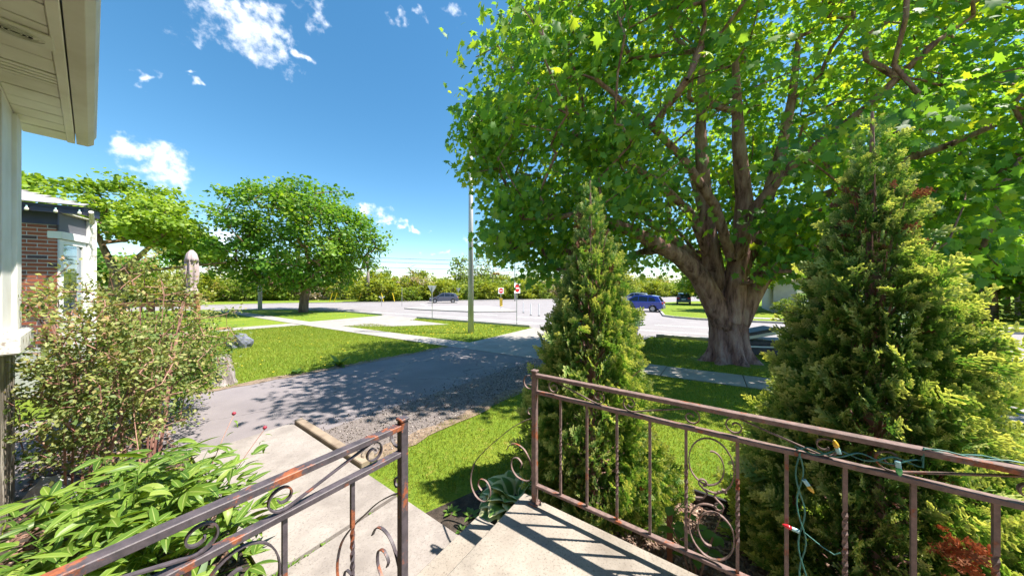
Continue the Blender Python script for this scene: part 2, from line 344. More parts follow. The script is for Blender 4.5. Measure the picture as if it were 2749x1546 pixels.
M['oldwood'] = peeling('weathered_base_boards', (.2, .17, .14), (.42, .38, .33), .52, 11, (1, 1, .12))
M['darkgap'] = simple('dark_recess', (.02, .018, .016), rough=.9)
M['housewall'] = simple('house_wall_brown', (.14, .08, .05), (.2, .13, .085), .85, 8, bump=.3)
M['ventplastic'] = simple('vent_plastic', (.72, .7, .62), rough=.5)
m, nd, ln, b = nmat('bricks'); b.inputs['Roughness'].default_value = .85
oi = nd.new('ShaderNodeObjectInfo')
c = ramp(nd, ln, oi.outputs['Random'], [(0, (.32, .085, .045)), (.45, (.4, .115, .06)), (.72, (.27, .085, .06)), (.86, (.105, .06, .06)), (1, (.075, .055, .075))])
c = mixc(nd, ln, ramp(nd, ln, noise_(nd, ln, 45, 5, .7), [(.45, (0, 0, 0)), (.75, (.5, .5, .5))]), c, (.16, .06, .04))
ln.new(c, b.inputs['Base Color']); bump_(nd, ln, b, noise_(nd, ln, 90, 5, .7), .4, .004); M['brick'] = m
M['mortar'] = simple('mortar', (.56, .52, .5), (.68, .64, .62), .9, 20, bump=.4)
M['found'] = simple('foundation_concrete', (.42, .41, .4), (.55, .54, .53), .9, 6, bump=.3)
M['navy'] = simple('navy_trim', (.022, .026, .055), (.035, .04, .075), .5, 4)
M['frieze'] = simple('blue_frieze', (.03, .04, .12), (.045, .055, .15), .6, 4)
m, nd, ln, b = nmat('shingles'); b.inputs['Roughness'].default_value = .9
oi = nd.new('ShaderNodeObjectInfo')
c = ramp(nd, ln, oi.outputs['Random'], [(0, (.26, .245, .25)), (1, (.4, .38, .385))]); c = mixc(nd, ln, ramp(nd, ln, noise_(nd, ln, 120, 3, .7), [(.4, (0, 0, 0)), (.7, (.6, .6, .6))]), c, (.2, .19, .2))
ln.new(c, b.inputs['Base Color']); M['shingle'] = m
M['white'] = simple('white_paint', (.74, .74, .73), (.8, .8, .79), .5, 5)
M['offwhite'] = simple('offwhite_flaky', (.5, .46, .4), (.76, .73, .68), .8, 18, bump=.8, bscale=30, bdist=.02)
m, nd, ln, b = nmat('window_glass'); b.inputs['Base Color'].default_value = (.42, .5, .58, 1); b.inputs['Roughness'].default_value = .03; b.inputs['Metallic'].default_value = .9; M['glass'] = m
m, nd, ln, b = nmat('car_glass'); b.inputs['Base Color'].default_value = (.012, .014, .018, 1); b.inputs['Roughness'].default_value = .05; b.inputs['Specular IOR Level'].default_value = .8; M['carglass'] = m
M['deckwood'] = simple('deck_wood', (.28, .13, .06), (.4, .2, .095), .75, 6, bump=.2)
M['parasol'] = simple('parasol_cloth', (.40, .31, .31), (.5, .4, .4), .85, 9, bump=.2)
M['pot'] = simple('pink_pot', (.5, .24, .2), (.6, .34, .3), .7, 10)
M['rock'] = simple('grey_rock', (.08, .09, .125), (.19, .2, .25), .9, 7, bump=.8, bscale=18, bdist=.03)
M['paleRock'] = simple('pale_rock', (.34, .34, .35), (.46, .46, .47), .85, 9, bump=.5, bscale=20, bdist=.02)
M['tanrock'] = simple('tan_stone', (.17, .135, .1), (.26, .21, .16), .9, 12, bump=.5, bscale=25, bdist=.02)
M['stump'] = bark('weathered_stump', (.16, .135, .125), (.34, .295, .28), (.5, .45, .43), 8)
M['pole'] = simple('galvanised_pole', (.42, .42, .43), (.56, .56, .57), .5, 5, metal=.25, stretch=(1, 1, .2))
M['concpole'] = simple('concrete_pole', (.45, .43, .41), (.58, .56, .54), .85, 7, bump=.2)
M['woodpole'] = simple('wooden_pole', (.19, .15, .125), (.31, .26, .22), .9, 6, stretch=(1, 1, .1))
M['wire'] = simple('black_wire', (.02, .02, .022), rough=.6)
M['steel'] = simple('steel_post', (.26, .27, .28), (.36, .37, .38), .5, 6, metal=.4)
M['signback'] = simple('sign_back_aluminium', (.36, .38, .4), (.46, .48, .5), .45, 5, metal=.3)
M['signwhite'] = simple('sign_white', (.82, .82, .82), rough=.45)
M['signred'] = simple('sign_red', (.56, .012, .018), rough=.45)
M['yellow'] = simple('hazard_yellow', (.72, .5, .02), rough=.5)
M['black'] = simple('hazard_black', (.015, .015, .016), rough=.5)
M['signal'] = simple('signal_yellow', (.62, .42, .03), rough=.5)
M['lensred'] = simple('signal_lens', (.12, .015, .012), rough=.2)
def carpaint(name, c):
    m, nd, ln, b = nmat(name); b.inputs['Base Color'].default_value = c4(c); b.inputs['Roughness'].default_value = .35; b.inputs['Metallic'].default_value = .3
    b.inputs['Coat Weight'].default_value = .8; b.inputs['Coat Roughness'].default_value = .05; return m
M['car_grey'] = carpaint('car_slate', (.075, .085, .125)); M['car_blue'] = carpaint('car_blue', (.02, .045, .3)); M['car_black'] = carpaint('car_black', (.012, .012, .016))
M['car_silver'] = carpaint('car_silver', (.3, .31, .36)); M['car_red'] = carpaint('car_maroon', (.16, .03, .05))
M['rubber'] = simple('tyre_rubber', (.018, .018, .019), rough=.8); M['rim'] = simple('alloy_rim', (.35, .35, .37), rough=.35, metal=.7)
M['taillight'] = simple('tail_light', (.55, .01, .015), rough=.2); M['headlight'] = simple('head_light', (.7, .72, .74), rough=.1)
M['plate'] = simple('number_plate', (.75, .76, .78), rough=.4); M['bumper'] = simple('bumper_plastic', (.12, .12, .14), rough=.6)
M['vinyl'] = simple('dark_upholstery', (.02, .018, .026), (.045, .04, .06), .5, 9); M['cream'] = simple('cream_cloth', (.6, .57, .5), (.7, .67, .6), .8, 9)
M['edging'] = simple('black_plastic_edging', (.012, .012, .014), (.03, .028, .03), .55, 10)
M['stake'] = simple('rusty_wood_stake', (.22, .09, .045), (.33, .16, .09), .85, 12)
M['lightwire'] = simple('green_light_wire', (.03, .14, .11), (.06, .22, .19), .5, 20); M['socket'] = simple('light_socket', (.35, .6, .62), rough=.4)
for nm, c in (('amber', (.7, .42, .03)), ('red', (.6, .02, .03)), ('green', (.1, .5, .15)), ('orange', (.75, .25, .03)), ('clear', (.75, .72, .6))):
    m, nd, ln, b = nmat('bulb_' + nm); b.inputs['Base Color'].default_value = c4(c); b.inputs['Roughness'].default_value = .12; b.inputs['Coat Weight'].default_value = .5; M['bulb_' + nm] = m
M['fhouse1'] = simple('far_house_brick', (.26, .15, .12), (.33, .2, .17), .9, 8); M['fhouse2'] = simple('far_house_siding', (.5, .44, .46), (.56, .5, .52), .8, 3)
M['froof'] = simple('far_roof', (.14, .11, .11), (.2, .165, .16), .9, 5)
M['reed'] = leafmat('reeds', [(0, (.2, .27, .13)), (1, (.34, .4, .24))], (1, 1, .7), .3, .7)
m, nd, ln, b = nmat('pond_water'); b.inputs['Base Color'].default_value = (.05, .075, .09, 1); b.inputs['Roughness'].default_value = .08; M['water'] = m
M['yellowflower'] = simple('dandelion', (.75, .55, .02), rough=.7)

# ------------------------------------------------------------------ the ground, roads and paths
ROWS = [-80, -20, 0, 4] + [4 + .5 * i for i in range(1, 53)] + [30 + 2 * i for i in range(1, 21)] + [80, 110, 160, 240, 400, 900]
vs, fs = [], []
for y in ROWS:
    for x in (-900, -60, 60, 900): vs.append((x, y, float(gz(y))))
for i in range(len(ROWS) - 1):
    for k in range(3): fs.append((i * 4 + k, i * 4 + k + 1, (i + 1) * 4 + k + 1, (i + 1) * 4 + k))
me = bpy.data.meshes.new('ground'); me.from_pydata(vs, [], fs)
tag(link('ground', me, M['lawn']), 'green lawn and verge ground', None, None, 'structure')
def sheet(name, poly, dz, mat, parent=None, thick=0.0):
    """a flat sheet (or thin slab) that follows the ground; poly = list of (x, y)"""
    bm = bmesh.new(); bm.faces.new([bm.verts.new((p[0], p[1], 0)) for p in poly])
    ys = [p[1] for p in poly]
    for y in ROWS:
        if min(ys) < y < max(ys):
            bmesh.ops.bisect_plane(bm, geom=list(bm.verts) + list(bm.edges) + list(bm.faces), plane_co=(0, y, 0), plane_no=(0, 1, 0), dist=1e-5)
    for v in bm.verts: v.co.z = float(gz(v.co.y)) + dz
    bmesh.ops.recalc_face_normals(bm, faces=bm.faces)
    if sum(f.normal.z for f in bm.faces) < 0: bmesh.ops.reverse_faces(bm, faces=bm.faces)
    if thick:
        r = bmesh.ops.extrude_face_region(bm, geom=list(bm.faces))
        new = [e for e in r['geom'] if isinstance(e, bmesh.types.BMVert)]
        for v in new: v.co.z += thick
        bmesh.ops.recalc_face_normals(bm, faces=bm.faces)
    me = bpy.data.meshes.new(name); bm.to_mesh(me); bm.free()
    o = link(name, me, mat, parent)
    if parent is None: o['kind'] = 'structure'
    return o
def ab2(pts): return [AB(a, b)[:2] for a, b in pts]
sheet('road', ab2([(-48, 14), (30, 14), (38, 12.6)]) + [(-33, 31.5), (-72, 15), (-84, 21), (-40.8, 39.2), (-32.7, 44.9), (-20.9, 48.3), (-7.1, 55.4), (8.2, 60.8), (85, 95), (95, 85), (24, 48), (15.5, 31)] + ab2([(3.4, 26.2), (1.0, 24.7), (-48, 24.5)]), .004, M['road'])
dj = sheet('driveway', ab2([(4.15, 1.1), (4.15, 7.2), (7.72, 7.2), (7.66, 4.2), (7.78, 2.5), (7.6, 1.0), (8.2, -6), (4.72, -6), (4.72, .5), (4.72, 1.1)]), .006, M['drive'])
sheet('gravel_strip', ab2([(2.98, 1.74), (2.9, 4.0), (2.78, 7.2), (4.15, 7.2), (4.15, 1.6), (4.0, 1.6), (3.2, 1.72)]), .005, M['gravelbed'])
sheet('driveway_apron', ab2([(2.75, 8.25), (2.3, 14.0), (8.3, 14.0), (7.75, 8.25)]), .009, M['conc'])
sheet('neighbour_apron', ab2([(17.4, 12.9), (13.3, 12.4), (15.2, 9.9), (17.9, 8.26), (22.2, 8.26), (22.8, 14.0), (18.6, 14.0)]), .009, M['conc'])
sheet('neighbour_path', ab2([(20.3, 7.18), (21.9, 7.18), (21.6, -2), (20.0, -2)]), .009, M['conc'])
sheet('far_sidewalk', ab2([(-48, 28.0), (0, 28.0), (0, 29.4), (-48, 29.4)]), .012, M['conc'])
sheet('flower_bed', ab2([(-3, -.38), (1.4, -.38), (4.72, -.38), (6.3, -.4), (7.2, .3), (6.9, .95), (4.72, .6), (1.42, .6)]), .005, M['soil'])
sheet('mulch_bed', ab2([(1.06, 1.72), (1.9, 1.72), (1.55, 2.55), (.9, 2.95), (-4, 2.95), (-4, 1.72)]), .005, M['mulchsoil'])
sheet('soil_corner', ab2([(1.41, 1.56), (1.95, 1.56), (1.75, 2.1), (1.3, 2.3), (1.1, 1.74), (1.41, 1.74)]), .010, M['soil'])
re_ = random.Random(8)
sheet('lawn_edge_dirt', ab2([(7.60 + re_.uniform(-.05, .04), .9 + .22 * i) for i in range(29)] + [(7.80 + re_.uniform(-.05, .16), .9 + .22 * i) for i in range(28, -1, -1)]), .012, M['dirt'])
sheet('lawn_edge_dirt', ab2([(3.10 + re_.uniform(-.05, .12), 1.75 + .22 * i) for i in range(25)] + [(2.93 + re_.uniform(-.08, .04), 1.75 + .22 * i) for i in range(24, -1, -1)]), .011, M['dirt'])
sheet('traffic_island', [pg(u, v)[:2] for u, v in ((1085, 829.5), (1130, 827), (1200, 823.5), (1305, 823), (1345, 829), (1388, 838), (1275, 839), (1180, 835), (1120, 832))], .006, M['kerb'], thick=.11)
sheet('pond', [(-60, 66), (-38, 62), (-36, 70), (-60, 76)], .01, M['water'])
# sidewalk: dark joints below, one slab per bay
sw = sheet('sidewalk', ab2([(-14, 7.2), (46, 7.2), (46, 8.25), (-14, 8.25)]), .004, M['soil'])
rnd = random.Random(3)
a = -14.0
while a < 46:
    w = 1.5
    sheet('slab', ab2([(a + .008, 7.2), (a + w - .008, 7.2), (a + w - .008, 8.25), (a + .008, 8.25)]), .006, M['conc'], sw, thick=.014 + rnd.uniform(0, .006)); a += w
wk = sheet('walkway', ab2([(1.42, .62), (4.7, .62), (4.7, 1.54), (1.42, 1.54)]), .004, M['soil'])
for a0, a1 in ((1.425, 2.275), (2.312, 4.68)):
    sheet('slab', ab2([(a0, .62), (a1, .62), (a1, 1.54), (a0, 1.54)]), .006, M['walk'], wk, thick=.028)
def kerbline(pts):
    o = MB(); n = len(pts)
    L = [Vector((p[0], p[1])) for p in pts]
    top, out = [], []
    for i, p in enumerate(L):
        t = (L[min(i + 1, n - 1)] - L[max(i - 1, 0)]).normalized(); nn = Vector((-t.y, t.x)) * .08
        for s in (1, -1): top.append(Vector((p.x + nn.x * s, p.y + nn.y * s, float(gz(p.y)))))
    vsx, fsx = [], []
    for q in top: vsx += [q + Vector((0, 0, -.05)), q + Vector((0, 0, .13))]
    for i in range(n - 1):
        a_, b_ = i * 4, (i + 1) * 4
        fsx += [(a_ + 1, a_ + 3, b_ + 3, b_ + 1), (a_, a_ + 1, b_ + 1, b_), (a_ + 2, b_ + 2, b_ + 3, a_ + 3)]
    fsx += [(0, 2, 3, 1), (4 * n - 4, 4 * n - 3, 4 * n - 1, 4 * n - 2)]
    o.add(vsx, fsx); k = o.build('kerb', M['kerb']); k['kind'] = 'structure'
def seg(a0, a1, b, n=12): return [AB(a0 + (a1 - a0) * i / n, b)[:2] for i in range(n + 1)]
kerbline(seg(-40, 2.1, 14, 30)); kerbline(seg(8.5, 18.4, 14, 14)); kerbline(seg(23, 37, 14, 14))
kerbline(seg(-45, 1.0, 24.6, 30) + [AB(2.6, 25.4)[:2], AB(3.4, 26.4)[:2], (15.6, 31), (24, 48)])
kerbline([(-84, 21), (-60, 30.5), (-40.8, 39.3), (-32.7, 45), (-20.9, 48.4), (-7.1, 55.5), (8.2, 60.9), (85, 95)])
# painted road markings
def paint(poly): tag(sheet('road_marking', poly, .010, M['white_paint_line']), None, None)
paint(ab2([(-48, 16.2), (14, 16.2), (14, 16.32), (-48, 16.32)]))
for i in range(12): paint(ab2([(-40 + i * 5.0, 19.3), (-37 + i * 5.0, 19.3), (-37 + i * 5.0, 19.42), (-40 + i * 5.0, 19.42)]))
for u0, v0, u1, v1 in ((1130, 816, 1146, 820), (1153, 813.5, 1185, 814.5), (1000, 838.5, 1150, 846.5), (1150, 846.8, 1262, 854), (1265, 856, 1450, 869.5)):
    p, q = pg(u0, v0), pg(u1, v1); d = (q - p).to_2d().normalized(); nn = Vector((-d.y, d.x)) * .09
    paint([(p.x + nn.x, p.y + nn.y), (p.x - nn.x, p.y - nn.y), (q.x - nn.x, q.y - nn.y), (q.x + nn.x, q.y + nn.y)])

# ------------------------------------------------------------------ porch, steps
UPV = Vector((0, 0, 1)); A3 = Vector((DA[0], DA[1], 0)); B3 = Vector((DB[0], DB[1], 0))
def abbox(mb, a0, a1, b0, b1, z0, z1): mb.box(AB((a0 + a1) / 2, (b0 + b1) / 2, (z0 + z1) / 2), (A3, B3, UPV), ((a1 - a0) / 2, (b1 - b0) / 2, (z1 - z0) / 2))
ps = thing('porch', 'cream concrete porch slab with one lower step inside iron railings', 'porch', AB(0, .7))
mb = MB(); abbox(mb, -3.2, 1.12, -.379, 1.76, -.1, .40); mb.build('porch_slab', M['porch'], ps, bevel=.012)
mb = MB(); abbox(mb, 1.121, 1.41, .64, 1.60, -.1, .215); mb.build('step', M['porch'], ps, bevel=.012)
tb = thing('timber_edging', 'weathered timber board lying along the walkway beside the driveway', 'timber', ABg(3.9, 1.6))
mb = MB(); abbox(mb, 2.95, 4.66, 1.56, 1.655, -.02, .075); mb.build('board', M['timber'], tb, bevel=.008)

# ------------------------------------------------------------------ wrought iron railings
def railing(name, label, origin, D, length, bal, panels, units, mat, end_post, tongue_dir):
    """origin on the porch at the end post; D runs along the rail; z measured from the porch floor"""
    r = thing(name, label, 'railing', origin)
    D = Vector(D); Nn = Vector((-D.y, D.x, 0))
    P = lambda t, z, o=0.0: origin + D * t + UPV * z + Nn * o
    for t in ([0.0] + ([length] if end_post else [])):
        mb = MB(); mb.box(P(t, .442), (D, Nn, UPV), (.0165, .0165, .442)); po = mb.build('post', mat, r, bevel=.002)
        mb = MB(); mb.box(P(t, .892), (D, Nn, UPV), (.021, .021, .006)); mb.build('cap', mat, po, bevel=.003)
        mb = MB(); mb.box(P(t, .006), (D, Nn, UPV), (.032, .032, .006)); mb.build('base_plate', mat, po)
    for nm, z, w, h in (('top_rail', .864, .018, .011), ('middle_rail', .752, .016, .010), ('bottom_rail', .126, .015, .009)):
        mb = MB(); e = (.0165, .0165) if end_post else (.0165, 0)
        mb.box(P((length - e[1] + e[0]) / 2, z), (D, Nn, UPV), ((length - e[0] - e[1]) / 2, w, h)); mb.build(nm, mat, r, bevel=.0022)
    for i, (t, tw) in enumerate(bal):
        mb = MB(); n = 26 if tw else 2; z0, z1 = .135, .743; rings = []
        for k in range(n):
            z = z0 + (z1 - z0) * k / (n - 1); f = min(1, max(0, (k / (n - 1) - .22) / .5)) if tw else 0; an = f * math.pi * 4
            rings.append([P(t, z) + D * (.0092 * math.cos(an + q * math.pi / 2 + math.pi / 4)) + Nn * (.0092 * math.sin(an + q * math.pi / 2 + math.pi / 4)) for q in range(4)])
        vsx = [p for q in rings for p in q]; fsx = [(k * 4 + q, k * 4 + (q + 1) % 4, k * 4 + 4 + (q + 1) % 4, k * 4 + 4 + q) for k in range(n - 1) for q in range(4)] + [(3, 2, 1, 0), tuple(4 * n - 4 + q for q in range(4))]
        mb.add(vsx, fsx); mb.build('baluster', mat, r)
    def strip(path, nm='scroll', w=.0065, th=.0022, dirn=None):
        # flat bar bent in the plane of the railing
        mb = MB(); pts = [Vector((p[0], 0, p[1])) for p in path]; n = len(pts); vsx, fsx = [], []
        for i, p in enumerate(pts):
            t = (pts[min(i + 1, n - 1)] - pts[max(i - 1, 0)]).normalized(); q = Vector((-t.z, 0, t.x)) * th
            for sx, so in ((1, -1), (1, 1), (-1, 1), (-1, -1)):
                pp = p + q * sx
                vsx.append((P(pp.x, pp.z, so * w)) if dirn is None else (origin + dirn * pp.x + UPV * pp.z + Vector((-dirn.y, dirn.x, 0)) * so * w))
        for i in range(n - 1):
            for q in range(4): fsx.append((i * 4 + q, i * 4 + (q + 1) % 4, i * 4 + 4 + (q + 1) % 4, i * 4 + 4 + q))
        fsx += [(3, 2, 1, 0), tuple(4 * n - 4 + q for q in range(4))]
        mb.add(vsx, fsx); return mb.build(nm, mat, r)
    def spiral(cx, cz, r0, r1, a0, a1, n=22): return [(cx + (r0 + (r1 - r0) * i / n) * math.cos(a0 + (a1 - a0) * i / n), cz + (r0 + (r1 - r0) * i / n) * math.sin(a0 + (a1 - a0) * i / n)) for i in range(n + 1)]
    zt, zm = .853, .762; zc = (zt + zm) / 2; R = (zt - zm) / 2 - .003
    for t0, kind in units:
        left = spiral(t0, zc, .012, R, math.radians(520), math.radians(72), 30)
        right = [(2 * t0 + .29 - x, 2 * zc - z) for x, z in left][::-1]
        path = left + right
        if kind == 'B': path = [(x, 2 * zc - z) for x, z in path]      # A: bar falls away from the post, B: it climbs
        strip(path)
    for t0, t1 in panels:                              # tall panel: two big opposed scrolls and two small S curls
        c = (t0 + t1) / 2; Rr = (t1 - t0) / 2 - .012
        up = []
        for i in range(49):
            f = i / 48; an = math.radians(-105 + 560 * f); rr2 = Rr if f < .55 else Rr * (1 - .72 * (f - .55) / .45); cz = .595 + (0 if f < .55 else .03 * (f - .55) / .45); up.append((c + rr2 * math.cos(an), cz + 1.42 * rr2 * math.sin(an)))
        strip(up); strip([(2 * c - x, .87 - z) for x, z in up])
        s1 = spiral(c - .03, .498, .012, .022, math.radians(-90), math.radians(250), 16) + [(c - .012, .455), (c - .03, .425)] + [(c - .05 - .012 * math.cos(q), .42 - .012 * math.sin(q)) for q in (0.3, 1.2, 2.2)]
        strip(s1); strip([(2 * c - x, .905 - z) for x, z in s1])
    # ring between the rails outside the post, curl and trailing bar down over the steps
    T = tongue_dir
    strip(spiral(.040, .808, .046, .046, math.radians(150), math.radians(-150), 18), dirn=T)
    def smooth(pts, n=6):
        out = []
        for i in range(len(pts) - 1):
            p0, p1, p2, p3 = pts[max(i - 1, 0)], pts[i], pts[i + 1], pts[min(i + 2, len(pts) - 1)]
            for k in range(n):
                t = k / n; out.append(tuple(.5 * (2 * p1[j] + (p2[j] - p0[j]) * t + (2 * p0[j] - 5 * p1[j] + 4 * p2[j] - p3[j]) * t * t + (3 * p1[j] - p0[j] - 3 * p2[j] + p3[j]) * t ** 3) for j in (0, 1)))
        return out + [pts[-1]]
    strip(smooth([(.04, .585), (.055, .60), (.048, .625), (.025, .628), (.018, .6), (.03, .565), (.08, .535), (.19, .455), (.306, .347), (.44, .215), (.534, .098), (.578, -.02), (.575, -.105), (.53, -.165), (.455, -.178), (.395, -.13), (.385, -.06), (.425, -.012), (.485, -.02), (.505, -.07), (.47, -.10)]), 'trailing_scroll', dirn=T)
    strip(smooth([(.235, .285), (.20, .335), (.145, .353), (.085, .335), (.045, .285), (.02, .215), (.035, .145), (.085, .122), (.15, .13), (.19, .175), (.185, .235), (.14, .258), (.105, .232), (.115, .20)]), 'lower_scroll', dirn=T)
    return r
O_R = AB(1.0, 1.707, .40)
railing('porch_railing', 'long rusty wrought iron porch railing in front of the two cedars', O_R, -A3, 2.5,
        [(.19, 1), (.364, 0), (.54, 1), (.712, 0), (.879, 1), (1.084, 1), (1.251, 0), (1.422, 1), (1.591, 0), (1.761, 1), (1.93, 0), (2.1, 1), (2.28, 0)],
        [(.879, 1.084)], [(.142, 'A'), (.611, 'B'), (1.076, 'A'), (1.536, 'B'), (2.0, 'A')], M['iron2'], True, A3)
O_L = AB(1.095, .758, .40)
railing('porch_railing', 'short chipped black wrought iron railing beside the peony', O_L, -B3, 1.12,
        [(.2107, 1), (.417, 0), (.62, 1), (.8, 0), (.98, 1)], [(.417, .62)], [(.132, 'A'), (.60, 'B')], M['iron'], False, A3)

# string of coloured lights wound on the long railing
sl = thing('string_lights', 'green cord of coloured bulbs draped over the long iron railing', 'string lights', O_R - A3 * 1.25)
RP = lambda t, z, o=0.0: O_R - A3 * t + UPV * z - B3 * o
def wob(t, z, s, n, r=.006): return [(t + 0 * i, z - s * i / n) for i in range(n + 1)]
for ph in (0, 1):
    mb = MB(); pts = []
    for i in range(25):
        f = i / 24; pts.append(RP(1.285 + .012 * math.sin(f * 16 + ph * 2.6) + .02 * f, .765 - f * .74, .026 + .007 * math.cos(f * 16 + ph * 2.6)))
    mb.tube(pts, .0027, 6); mb.build('wire', M['lightwire'], sl)
    mb = MB(); pts = []
    for i in range(29):
        f = i / 28; pts.append(RP(1.275 + f * .33, .775 + .05 * f + .012 * math.sin(f * 15 + ph * 2.4), .02 + .012 * math.cos(f * 15 + ph * 2.4)))
    for i in range(24):
        f = i / 23; pts.append(RP(1.61 + f * .6, .878 + .006 * math.sin(f * 24 + ph * 2.4), .016 * math.cos(f * 9 + ph * .6)))
    mb.tube(pts, .0027, 6); mb.build('wire', M['lightwire'], sl)
def bulb(t, z, dt, dz, colr, o=.03):
    p = RP(t, z, o); d = (RP(t + dt, z + dz, o) - p).normalized()
    mb = MB(); mb.tube([p, p + d * .022], [.0075, .0075], 10); sk = mb.build('socket', M['socket'], sl)
    mb = MB(); q = p + d * .022; mb.tube([q, q + d * .006, q + d * .016, q + d * .026, q + d * .031], [.006, .0088, .0085, .005, .001], 10); mb.build('bulb', M['bulb_' + colr], sk, smooth=True)
bulb(1.30, .66, .6, -.9, 'amber'); bulb(1.285, .44, -1, .12, 'red'); bulb(1.30, .13, -1, .05, 'orange'); bulb(1.40, .80, -.3, 1, 'amber'); bulb(1.545, .82, .1, -1, 'green')
mb = MB(); mb.tube([RP(1.30, .445, .03), RP(1.35, .415, .035), RP(1.385, .40, .035), RP(1.40, .415, .035)], .0022, 6); mb.build('wire', M['lightwire'], sl)

# ------------------------------------------------------------------ the house whose porch this is (eave, soffit, corner)
hs = thing('house', 'own house corner with white peeling boards and cream slatted soffit', 'house', AB(2, -.5))
mb = MB(); abbox(mb, -3.2, 4.33, -.6, -.40, -.1, 3.33); abbox(mb, 4.33, 5.0, -.6, -.42, 1.44, 3.33); abbox(mb, 4.86, 5.0, -4, -.6, -.1, 3.33); mb.build('wall', M['housewall'], hs)
mb = MB(); abbox(mb, 4.335, 4.785, -.42, -.378, 1.503, 3.3); mb.build('corner_board', M['whiteboard'], hs, bevel=.003)
mb = MB(); abbox(mb, 4.79, 5.06, -.5, -.355, 1.503, 3.3); mb.build('corner_board', M['whiteboard'], hs, bevel=.003)
mb = MB(); abbox(mb, 4.2, 5.10, -.5, -.30, 1.36, 1.50); mb.build('sill', M['sillpaint'], hs, bevel=.012)
for i in range(5): mb = MB(); abbox(mb, 4.25 + .165 * i, 4.41 + .165 * i, -.5, -.385 - .004 * (i % 2), -.05, 1.36); mb.build('base_board', M['oldwood'], hs, bevel=.006)
ZS = 3.33; a = -2.16; i = 0
while a < 5.1:
    if abs(a - 3.89) < .11:
        for k in range(4): mb = MB(); abbox(mb, a + .004 + k * .0535, a + .044 + k * .0535, -.378, -.142, ZS, ZS + .012); mb.build('vent_slat', M['soffit'], hs)
        mb = MB(); abbox(mb, a, a + .216, -.378, -.142, ZS + .014, ZS + .018); mb.build('vent_back', M['darkgap'], hs)
    else:
        mb = MB(); abbox(mb, a, a + .207, -.378, -.142, ZS + rnd.uniform(0, .003), ZS + .012); mb.build('soffit_board', M['soffit'], hs, bevel=.003)
    a += .22
mb = MB(); abbox(mb, -2.2, 5.3, -.378, -.142, ZS + .02, ZS + .03); mb.build('soffit_backing', M['darkgap'], hs)
mb = MB(); abbox(mb, 5.105, 5.36, -.372, -.142, ZS - .004, ZS + .012); mb.build('end_trim', M['soffit'], hs, bevel=.003)
mb = MB(); abbox(mb, -2.2, 5.37, -.141, -.095, ZS - .012, ZS + .17); mb.build('frieze_board', M['soffit'], hs, bevel=.004)
mb = MB(); abbox(mb, -2.2, 5.0, -.42, -.379, ZS - .03, ZS + .02); mb.build('wall_trim', M['soffit'], hs)
mb = MB(); prof = [(-.088, .0), (-.02, .0), (.015, .03), (.012, .075), (.03, .115), (.03, .125), (-.088, .125)]
mb.prism([AB(-2.2, b, ZS + z - .002) for b, z in prof], A3 * 7.6); mb.build('gutter', M['gutter'], hs, bevel=.002)
mb = MB(); mb.prism([AB(-2.4, b, z) for b, z in ((-.09, ZS + .13), (-.05, ZS + .16), (-4.5, ZS + 1.65), (-4.5, ZS + 1.6))], A3 * 7.9); mb.build('roof', M['shingle'], hs)  # unseen roof slab, added so that the eave shadow falls plausibly
mb = MB(); mb.box(AB(3.29, -.245, ZS - .008), (A3, B3, UPV), (.088, .118, .007)); vt = mb.build('exhaust_vent', M['ventplastic'], hs, bevel=.004)
mb = MB(); mb.lathe(AB(3.29, -.25, ZS - .0165), [(.001, 0), (.056, 0), (.056, .0014)], 28); mb.build('grille_back', M['darkgap'], vt)
for q in range(5):
    mb = MB(); R_ = .012 + .0105 * q; ring = [AB(3.29 + R_ * math.cos(2 * math.pi * k / 32), -.25 + 1.7 * R_ * math.sin(2 * math.pi * k / 32), ZS - .0175) for k in range(33)]; mb.tube(ring, .0022, 5, cap=False); mb.build('grille_ring', M['ventplastic'], vt)

# ------------------------------------------------------------------ the brick house next door
C0 = Vector((-8.1, 5.2, 0)); E1 = Vector((-.857, -.515, 0)); E2 = Vector((-.515, .857, 0))
nb = thing('brick_house', 'red brick neighbouring house with navy eave and grey shingle roof', 'house', C0 + Vector((0, 0, -.06)))
def nP(s, t, z): return C0 + E1 * s + E2 * t + UPV * z
def nbox(mb, s0, s1, t0, t1, z0, z1): mb.box(nP((s0 + s1) / 2, (t0 + t1) / 2, (z0 + z1) / 2), (E1, E2, UPV), (abs(s1 - s0) / 2, abs(t1 - t0) / 2, (z1 - z0) / 2))
mb = MB(); nbox(mb, .012, 7, .012, .25, .80, 2.97); nbox(mb, .25, 7, .25, .78, .8, 2.97); nbox(mb, 2.7, 7, .78, 6, .8, 2.97); bw = mb.build('wall', M['mortar'], nb)
mb = MB(); nbox(mb, -.02, 7, -.02, .26, -.15, .80); nbox(mb, -.02, .25, .26, .8, -.15, .8); nbox(mb, 2.66, 7, .26, 6, -.15, .8); mb.build('foundation', M['found'], nb)
bm_ = MB(); nb_w, nb_h = .199, .051
bm_.box((0, 0, 0), ((1, 0, 0), (0, 1, 0), (0, 0, 1)), (nb_w / 2, .011, nb_h / 2)); bmesh_brick = bpy.data.meshes.new('brick'); bmesh_brick.from_pydata(bm_.v, [], bm_.f); bmesh_brick.materials.append(M['brick'])
hb = MB(); hb.box((0, 0, 0), ((1, 0, 0), (0, 1, 0), (0, 0, 1)), (.0915 / 2, .011, nb_h / 2)); half_brick = bpy.data.meshes.new('half_brick'); half_brick.from_pydata(hb.v, [], hb.f); half_brick.materials.append(M['brick'])
ang1 = math.atan2(E1.y, E1.x); bwb = base_of(bw)
